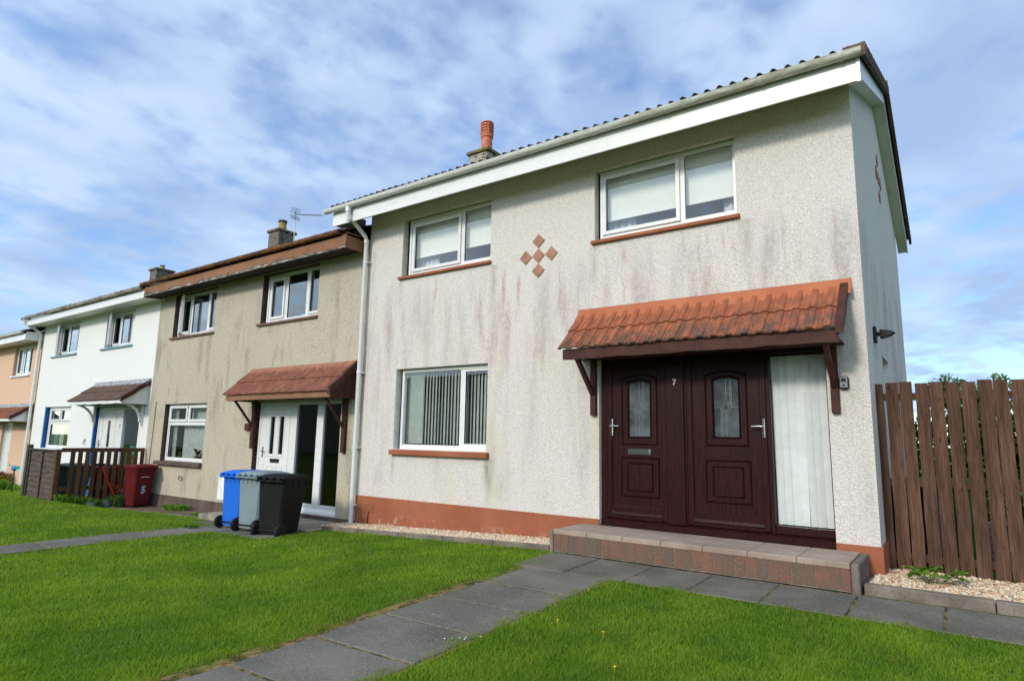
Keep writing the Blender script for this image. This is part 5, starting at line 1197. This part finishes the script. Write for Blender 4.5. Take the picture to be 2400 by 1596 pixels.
# ================================================================== bins
def make_bin(mat, label, loc, rz, number=False, lid_mat=None, group=None, hh=1.0):
    o = empty('wheelie_bin', loc, rz, label=label, cat='bin', group=group)
    W0, W1, D0, D1 = .40, .48, .40, .51; z0, z1 = .045, .80*hh
    mb = MB(); n = 1
    def ring(w, d, z, c=.03, yo=0):
        return [(-w/2+c, -d/2+yo, z), (w/2-c, -d/2+yo, z), (w/2, -d/2+c+yo, z), (w/2, d/2-c+yo, z), (w/2-c, d/2+yo, z), (-w/2+c, d/2+yo, z), (-w/2, d/2-c+yo, z), (-w/2, -d/2+c+yo, z)]
    lv = [(W0*.96, D0*.96, z0, .03), (W0, D0, z0+.02, .03), (W0+(W1-W0)*.5, D0+(D1-D0)*.5, (z0+z1)/2, .03), (W1*.97, D1*.97, z1-.12, .03), (W1*.98, D1*.98, z1-.115, .03), (W1, D1, z1-.03, .03), (W1+.035, D1+.035, z1-.028, .03), (W1+.035, D1+.035, z1, .03)]
    vs = []
    for (w, d, z, c) in lv: vs += ring(w, d, z, c, (d-D0)/2*.9)
    m = len(lv); fs = [(i*8+k, i*8+(k+1) % 8, (i+1)*8+(k+1) % 8, (i+1)*8+k) for i in range(m-1) for k in range(8)]+[tuple(range(8))[::-1], tuple(range((m-1)*8, m*8))]
    mb.add(vs, fs)
    yb = -D0/2
    for xx in (-.15, -.05, .05, .15):   # vertical ribs under the rim
        mb.box(xx-.007, xx+.007, yb-.012, yb+.02, z1-.11, z1-.02)
    for xx in (-.235, .235):
        for yy in (-.02, .12, .26): mb.box(xx-.014, xx+.014, yy-.008, yy+.008, z1-.10, z1-.02)
    mb.box(-.09, .09, yb-.004, yb+.02, z0+.08, z0+.19, bev=.003)
    body = mb.build('body', mat, o, smooth=False, bevel=.006)
    lid = MB(); yo = (D1-D0)/2*.9
    rings = [ring(W1+.06, D1+.075, z1+.002, .035, yo+.01), ring(W1+.065, D1+.08, z1+.028, .035, yo+.01), ring(W1+.02, D1+.02, z1+.05, .05, yo+.0), ring(W1-.10, D1-.12, z1+.068, .06, yo), ring(W1-.2, D1-.22, z1+.072, .05, yo)]
    vs = [p for r_ in rings for p in r_]; m = 5
    lid.add(vs, [(i*8+k, i*8+(k+1) % 8, (i+1)*8+(k+1) % 8, (i+1)*8+k) for i in range(m-1) for k in range(8)]+[tuple(range(8))[::-1], tuple(range((m-1)*8, m*8))])
    for xx in (-.19, -.065, .065, .19): lid.box(xx-.02, xx+.02, yb-.085, yb+.03, z1-.005, z1+.035, bev=.006)
    lo_ = lid.build('lid', lid_mat or mat, o, bevel=.005)
    hb = MB(); hb.tube([(-.23, yb-.065, z1-.015), (.23, yb-.065, z1-.015)], .013, 8)
    for xx in (-.22, 0, .22): hb.box(xx-.012, xx+.012, yb-.07, yb+.01, z1-.035, z1-.002)
    hb.build('handle', lid_mat or mat, o)
    for sx in (-1, 1):
        w = MB(); w.lathe([(.03, -.022), (.085, -.024), (.095, -.015), (.095, .015), (.085, .024), (.03, .022)], (sx*(W0/2+.012), yb-.01, .092), 20, 'x'); wo = w.build('wheel', 'rubber', o, smooth=True)
        hbm = MB(); hbm.lathe([(.028, -.027), (.03, 0), (.028, .027)], (sx*(W0/2+.012), yb-.01, .092), 12, 'x'); hbm.build('hub', 'rubber', wo)
    ax = MB(); ax.tube([(-W0/2, yb-.01, .092), (W0/2, yb-.01, .092)], .012, 8); ax.build('axle', 'rubber', o)
    if number:
        for body_t, sz, yy, mm, pz, ext in (('5', .185, .2535-.045, 'sign_white', .30, .003),):
            pass
    return o
def front_text(o, txt, size, x, z, yfun, mat, ext=.002, offset=0.0):
    cu = bpy.data.curves.new('t', 'FONT'); cu.body = txt; cu.size = size; cu.extrude = ext; cu.offset = offset
    so = bpy.data.objects.new('t', cu); col.objects.link(so); bpy.context.view_layer.update(); dg = bpy.context.evaluated_depsgraph_get()
    me = bpy.data.meshes.new_from_object(so.evaluated_get(dg)); bpy.data.objects.remove(so)
    me.materials.append(M[mat]); n = bpy.data.objects.new('number_sticker', me); col.objects.link(n); n.parent = o
    sl = math.atan2(.1045, .755)
    n.rotation_euler = (R(90)+sl, 0, R(180)); n.location = (x, yfun(z), z); return n
binA = make_bin('bin_blue', 'bright blue wheelie bin, leftmost of the three bins before the white door', (-8.60, -1.20, g1(-8.5, -1.4)+.012), R(6))
make_bin('bin_grey', 'pale grey wheelie bin standing between the blue bin and the black bin', (-8.03, -1.27, g1(-7.9, -1.4)+.012), R(8))
make_bin('bin_black', 'black wheelie bin at the right end of the row of three bins', (-7.47, -1.30, g1(-7.4, -1.4)-.02), R(14))
rb = make_bin('bin_red', 'dark red wheelie bin marked 5 against the beige wall', (-14.02, -.34, g1(-14, -.4)+.0), R(-84), True)
rb.scale = (.9, .86, 1.06)
# front slope of the body: y at height z
yf_ = lambda z: .20+(z-.045)*(.1045/.755)
front_text(rb, '5', .20, .055, .30, lambda z: yf_(z)+.012, 'sign_white', .002, .007)
front_text(rb, '5', .20, .055, .302, lambda z: yf_(z)+.015, 'sign_blue', .002)
b = MB(); b.bar((-.10, yf_(.60)+.003, .62), (.10, yf_(.60)+.003, .62), .006, .008); b.build('moulded_line', 'sign_white', rb)
gb_ = 'bins behind the small picket fence'
make_bin('bin_slate', 'slate grey wheelie bin behind the low picket fence, nearest the panel', (-15.25, -1.15, g1(-15.2, -1.1)), R(-90), group=gb_)
make_bin('bin_slate', 'slate grey wheelie bin with a blue lid behind the low picket fence', (-16.0, -.9, g1(-16, -.9)), R(-90), lid_mat='bin_blue', group=gb_)
make_bin('bin_red', 'dark red wheelie bin behind the low picket fence near the white wall', (-15.35, -.42, g1(-15.3, -.4)), R(-80), group=gb_)

# ------------------------------------------------------------------ fences
# low picket fence between white and beige gardens, running out from the wall
OF = (-14.6, -.8, -.2)
pf = empty('picket_fence', OF, label='low brown picket fence running out from the white wall to the weathered panel', cat='fence')
b = MB(OF); b.box(-14.60, -14.565, -1.66, -.03, .845, .93); b.build('rail', 'wood_brown', pf)
b = MB(OF); b.box(-14.635, -14.60, -1.66, -.03, .05, .13); b.build('rail', 'wood_brown', pf)
y = -1.50; k = 0
while y < -.05:
    b = MB(OF); b.box(-14.563, -14.543, y, y+.085, g1(-14.6, y)-.02, .925, tone=random.random(), bev=.003); b.build('picket', 'wood_brown', pf); y += .138
OP = (-15.4, -1.68, -.2)
pp = empty('fence_panel', OP, label='weathered grey waney-edge fence panel at the end of the low picket fence', cat='fence')
b = MB(OP); nb = 9; zb, zt = -.14, .86
for i in range(nb):
    z0 = zb+(zt-zb)*i/nb; z1 = zb+(zt-zb)*(i+1)/nb+.012
    n = 14; vs = []
    for j in range(n+1):
        x = -16.16+1.50*j/n; w = .006*math.sin(x*9+i*2)+.004*math.sin(x*23+i)
        vs += [(x, -1.70, z0+w), (x, -1.685, z1), (x, -1.672, z0+w)]
    b.add(vs, [(3*j, 3*j+3, 3*j+4, 3*j+1) for j in range(n)]+[(3*j, 3*j+2, 3*j+5, 3*j+3) for j in range(n)], 0, random.random())
b.build('boards', 'wood_weathered', pp)
for xx in (-16.16, -15.43, -14.70): b = MB(OP); b.box(xx-.02, xx+.02, -1.725, -1.70, zb-.03, .865, bev=.003); b.build('batten', 'wood_weathered', pp)
b = MB(OP); b.box(-16.2, -14.66, -1.735, -1.665, .862, .888, bev=.003); b.build('capping', 'wood_weathered', pp)
b = MB(OP); b.box(-16.30, -16.20, -1.75, -1.65, -.25, .97, bev=.006); b.build('post', 'wood_weathered', pp)
b = MB(OP); b.box(-14.66, -14.57, -1.75, -1.66, -.25, .90, bev=.006); b.build('post', 'wood_brown', pp)
# tall slatted fence on the right
OT = (1.2, .45, .1)
tf = empty('slat_fence', OT, label='tall dark brown vertical board fence right of the cream house', cat='fence')
r = random.Random(12); x = -.035; i = 0
while x < 3.4:
    b = MB(OT); w = .111+r.uniform(-.005, .004); yo = r.uniform(-.003, .003); zb = .10+r.uniform(-.02, .02); zt = 1.92+r.uniform(-.012, .012); lean = r.uniform(-.006, .006)
    n = 10; vs = []
    for j in range(n+1):
        z = zb+(zt-zb)*j/n; e = .0022*math.sin(z*9+i*1.7)+lean*j/n; vs += [(x+e, .44+yo, z), (x+w+e, .44+yo, z), (x+w+e, .462+yo, z), (x+e, .462+yo, z)]
    b.add(vs, [(4*j+a, 4*j+(a+1) % 4, 4*j+4+(a+1) % 4, 4*j+4+a) for j in range(n) for a in range(4)]+[(3, 2, 1, 0), (4*n, 4*n+1, 4*n+2, 4*n+3)], 0, r.random())
    b.build('board', 'wood_dark_red', tf); x += .1265+r.uniform(-.004, .004); i += 1
for zc in (1.78, .93, .22): b = MB(OT); b.box(-.02, 3.4, .466, .51, zc-.036, zc+.036, bev=.004); b.build('rail', 'wood_dark_red', tf)
for xx in (1.3, 3.1): b = MB(OT); b.box(xx, xx+.09, .512, .60, -.1, 1.85); b.build('post', 'wood_dark_red', tf)

# behind the tall fence
gbx = empty('storage_box', (.38, 1.75, .06), label='green garden storage box glimpsed through the tall fence boards', cat='storage box'); OG = (.38, 1.75, .06)
b = MB(OG); b.box(.08, .72, 1.45, 2.05, .08, .86, bev=.02); b.build('body', 'bin_green', gbx)
b = MB(OG); b.box(.04, .76, 1.40, 2.10, .86, .93, bev=.015); b.build('lid', 'bin_green', gbx)
make_bin('bin_slate', 'slate bin behind the tall fence, close to the gable wall', (.22, 1.05, .06), R(170))
b = MB(); r = random.Random(1)
lg = empty('log_pile', (1.35, 1.6, .05), label='pale timber offcuts stacked low behind the tall fence', cat='timber')
for k in range(12): 
    zz = .10+(k % 6)*.075; b.bar((.85, 1.5+.12*(k//6), zz), (2.4, 1.55+.12*(k//6), zz), .06, .06)
b.org = Vector((1.35, 1.6, .05)); b.build('offcuts', 'concrete_pale', lg)
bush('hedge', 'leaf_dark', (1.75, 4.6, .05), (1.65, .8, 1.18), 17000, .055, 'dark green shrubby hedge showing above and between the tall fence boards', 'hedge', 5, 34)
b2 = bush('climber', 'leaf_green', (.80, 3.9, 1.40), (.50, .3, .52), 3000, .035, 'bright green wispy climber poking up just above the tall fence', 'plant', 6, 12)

# ------------------------------------------------------------------ small plants and garden bits
def leafy_plant(name, x, y, z, n, size, spread, h, mat, label, cat, seed, flower=None):
    o = empty(name, (x, y, z), label=label, cat=cat); r = random.Random(seed); st_ = MB((x, y, z)); lf = MB((x, y, z))
    for k in range(n):
        a = r.uniform(0, 6.28); d = spread*math.sqrt(r.random()); lx, ly = x+d*math.cos(a), y+d*math.sin(a); lz = z+h*r.uniform(.5, 1)
        st_.tube([(x+d*.3*math.cos(a), y+d*.3*math.sin(a), z-.01), (lx, ly, lz)], .003, 4)
        m = 10; s_ = size*r.uniform(.7, 1.2); tl = r.uniform(-.4, .4); tl2 = r.uniform(-.5, .1); ring = [(lx, ly, lz)]
        for q in range(m):
            b_ = a+2*math.pi*q/m; rr = s_*(1 if q % 2 == 0 else .68); ring.append((lx+rr*math.cos(b_), ly+rr*math.sin(b_), lz+rr*math.cos(b_)*tl+rr*math.sin(b_)*tl2+(.01 if q % 2 else -.01)))
        lf.add(ring, [(0, 1+q, 1+(q+1) % m) for q in range(m)], 0, r.random())
    lf.build('leaf', mat, o); st_.build('stem', 'leaf_bright', o)
    return o
leafy_plant('leafy_plant', .38, -.03, .1, 15, .075, .26, .12, 'leaf_bright', 'bright green broad-leaved plant in the gravel at the foot of the tall fence', 'plant', 3)
def tuft(name, x, y, rx, ry, n, h, mat, label, cat, seed, wdt=.004, flowers=None):
    z = g1(x, y); o = empty(name, (x, y, z), label=label, cat=cat); r = random.Random(seed); b = MB((x, y, z))
    for k in range(n):
        a = r.uniform(0, 6.28); d = math.sqrt(r.random()); px, py = x+rx*d*math.cos(a), y+ry*d*math.sin(a); pz = g1(px, py)-.01
        hh = h*r.uniform(.5, 1.1); la = r.uniform(0, 6.28); l = hh*r.uniform(.1, .8); c = r.uniform(0, 6.28); w = wdt*r.uniform(.7, 1.5); dx, dy = w*math.cos(c), w*math.sin(c)
        b.add([(px-dx, py-dy, pz), (px+dx, py+dy, pz), (px+dx*1.6+l*.4*math.cos(la), py+dy*1.6+l*.4*math.sin(la), pz+hh*.6), (px-dx*1.6+l*.4*math.cos(la), py-dy*1.6+l*.4*math.sin(la), pz+hh*.6), (px+l*math.cos(la), py+l*math.sin(la), pz+hh*.9)], [(0, 1, 2, 3), (3, 2, 4)], 0, r.random())
    b.build('foliage', mat, o)
    if flowers:
        fm, nf, fh = flowers
        for k in range(nf):
            f = MB((x, y, z))
            px, py = x+rx*.8*r.uniform(-1, 1), y+ry*.8*r.uniform(-1, 1); pz = g1(px, py)+fh*r.uniform(.75, 1.1)
            ring = [(px, py, pz+.012)]+[(px+.028*math.cos(q*.785)*(1 if q % 2 else .8), py+.028*math.sin(q*.785), pz+.02*math.sin(q*.785+1)) for q in range(8)]
            f.add(ring, [(0, 1+q, 1+(q+1) % 8) for q in range(8)]); f.build('flower', fm, o)
    return o
tuft('weed_clump', -.12+.06, -.50, .10, .05, 60, .07, 'leaf_green', 'small green weed clump at the right end of the doorstep', 'plant', 1, .007)
tuft('flowering_plant', -14.35, -.55, .22, .22, 420, .30, 'leaf_green', 'orange flowering plant beside the dark red bin and picket fence', 'plant', 2, .008, ('flower_orange', 22, .42))
tuft('grass_clump', -14.50, -1.25, .18, .45, 900, .22, 'leaf_bright', 'long uncut grass clump along the foot of the low picket fence', 'plant', 3, .006)
tuft('weed_clump', -12.55, -.24, .42, .14, 700, .15, 'leaf_bright', 'low green weeds against the dark plinth under the beige house window', 'plant', 4, .008)
tuft('weed_clump', -10.9, -.55, .35, .12, 350, .09, 'leaf_bright', 'short green weeds beside the porch slab left of the blue bin', 'plant', 5, .006)
tuft('weed_clump', -9.05, -1.72, .12, .1, 120, .08, 'leaf_green', 'small weed tuft in the grass edge left of the blue bin wheel', 'plant', 6, .005)
tuft('flowering_plant', -20.6, -.9, .35, .2, 420, .30, 'leaf_bright', 'yellow green flowering plant at the foot of the peach house wall', 'plant', 7, .010, ('flower_yellow', 22, .33))
tuft('shrub', -23.0, -.35, .35, .25, 500, .40, 'leaf_red', 'dark red low shrub by the peach house door', 'shrub', 8, .012)
b = MB(); p = Vector((-14.85, -.75, -.2)); b.tube([(-14.48, -.55, -.2), (-14.62+.08, -.9, .55)], .013, 8); 
rt_ = empty('garden_rake', (-14.5, -.55, -.2), label='red handled garden tool leaning on the low picket fence', cat='garden tool')
b.org = Vector((-14.5, -.55, -.2)); b.build('handle', 'red_paint', rt_); b = MB((-14.5, -.55, -.2)); b.box(-14.58, -14.50, -1.02, -.84, .55, .60, bev=.005); b.build('head', 'black_plastic', rt_)
b = MB(); b.lathe([(.075, 0), (.095, .17), (.10, .175), (.085, .17), (.001, .15)], (-14.32, -.78, g1(-14.3, -.8)-.01), 16); tag(b.build('plant_pot', 'bin_slate', smooth=True), label='small dark blue plant pot at the foot of the dark red bin', cat='pot')
b = MB(); b.lathe([(.10, 0), (.14, .10), (.12, .10), (.001, .04)], (-14.38, -1.10, g1(-14.4, -1.1)), 16); tag(b.build('bowl', 'lead', smooth=True), label='grey metal bowl in the long grass by the picket fence', cat='bowl')
gs = empty('garden_windmill', (-17.7, -1.5, -.14), label='blue bird shaped windmill on a stick in the far lawn', cat='garden ornament'); OGS = (-17.7, -1.5, -.14)
b = MB(OGS); b.tube([(-17.7, -1.5, -.16), (-17.7, -1.5, .33)], .012, 6); b.build('stick', 'black_plastic', gs)
b = MB(OGS); b.lathe([(.01, -.12), (.05, -.07), (.065, 0), (.04, .08), (.01, .12)], (-17.72, -1.5, .38), 10, 'x'); b.build('body', 'wool_blue', gs, smooth=True)
b = MB(OGS); b.add([(-17.62, -1.5, .38), (-17.40, -1.52, .46), (-17.38, -1.48, .38), (-17.45, -1.5, .33)], [(0, 1, 2, 3)]); b.add([(-17.72, -1.5, .40), (-17.80, -1.62, .50), (-17.66, -1.64, .46)], [(0, 1, 2)]); b.build('wing', 'teal', gs)
# buttercups on the lawns
fpos = [(-9.0+.1, -2.5), (-8.75, -2.4), (-8.2, -2.35), (-8.5, -2.05), (-6.5, -2.3), (-1.76, -2.92), (-1.37, -2.97), (-2.0, -2.02), (-1.03, -3.49), (-4.9, -3.3)]
for k, (x, y) in enumerate(fpos):
    z = g1(x, y)+.038; o = MB((x, y, z)); s_ = .009
    for q in range(6):
        a = q*1.047; o.add([(x, y, z), (x+s_*math.cos(a-.45), y+s_*math.sin(a-.45), z+.004), (x+s_*1.25*math.cos(a), y+s_*1.25*math.sin(a), z+.007), (x+s_*math.cos(a+.45), y+s_*math.sin(a+.45), z+.004)], [(0, 1, 2, 3)])
    o.tube([(x, y, z), (x, y, z-.05)], .0015, 4)
    tag(o.build('buttercup', 'flower_yellow'), label='tiny yellow buttercup flower in the mown lawn', cat='flower', group='yellow buttercups scattered over the lawns')
b = MB(); r = random.Random(9)
for (x, y) in ((-2.16, -3.60), (-2.13, -3.56), (-2.10, -3.53), (-2.085, -3.56), (-2.20, -3.63), (-2.03, -3.46)):
    z = g1(x, y)+.016; b.lathe([(.002, 0), (.006, .002), (.004, .005), (.001, .006)], (x, y, z), 8)
tag(b.build('petals', 'petal_white'), kind='stuff')

# ------------------------------------------------------------------ across the street (seen only in the glass)
op = empty('terraced_house', (-4, -33, 0), label='pale opposite terrace behind the viewer, seen only as a reflection in the door glass', cat='house'); OO = (-4, -33, 0)
b = MB(OO); b.box(-95, 14, -40, -33, -.8, 4.9)
for i in range(6): pass
b.build('wall', 'roughcast_beige', op)
b = MB(OO); b.prism([(-40.5, 4.85), (-32.5, 4.85), (-36.5, 7.0)], 'x', -95.4, 14.4); b.build('roof', 'tile_dark', op)
for i in range(10):
    for z0 in (.9, 3.4): b = MB(OO); b.box(-24+i*3.9, -22.4+i*3.9, -32.99, -32.93, z0, z0+1.1); b.build('window', 'interior', op)
def tree(x, y, h, rad, seed, label):
    o = empty('tree', (x, y, -.3), label=label, cat='tree'); org = (x, y, -.3); t_ = MB(org); r = random.Random(seed)
    t_.tube([(x, y, -.4), (x+.1, y, h*.3), (x, y+.1, h*.6), (x, y, h*.85)], [.22, .17, .11, .04], 9)
    for k in range(7):
        a = r.uniform(0, 6.28); z = h*r.uniform(.3, .6); t_.tube([(x, y, z), (x+rad*.4*math.cos(a), y+rad*.4*math.sin(a), z+h*.12), (x+rad*.75*math.cos(a), y+rad*.75*math.sin(a), z+h*.2)], [.08, .05, .02], 6)
    t_.build('trunk', 'bark', o); c = MB(org)
    for k in range(22):
        a = r.uniform(0, 6.28); d = rad*math.sqrt(r.random())*.8; zz = h*r.uniform(.45, .95)
        leaves(c, 130, (x+d*math.cos(a), y+d*math.sin(a), zz), (rad*.3, rad*.3, h*.09), .13, seed*50+k, shell=.2)
    c.build('crown', 'leaf_dark', o)
tree(-13.5, -24, 7.5, 2.3, 1, 'broad leafy tree across the street, behind the viewer'); tree(6.5, -26, 6.5, 2.0, 2, 'slender leafy tree across the street, behind the viewer')
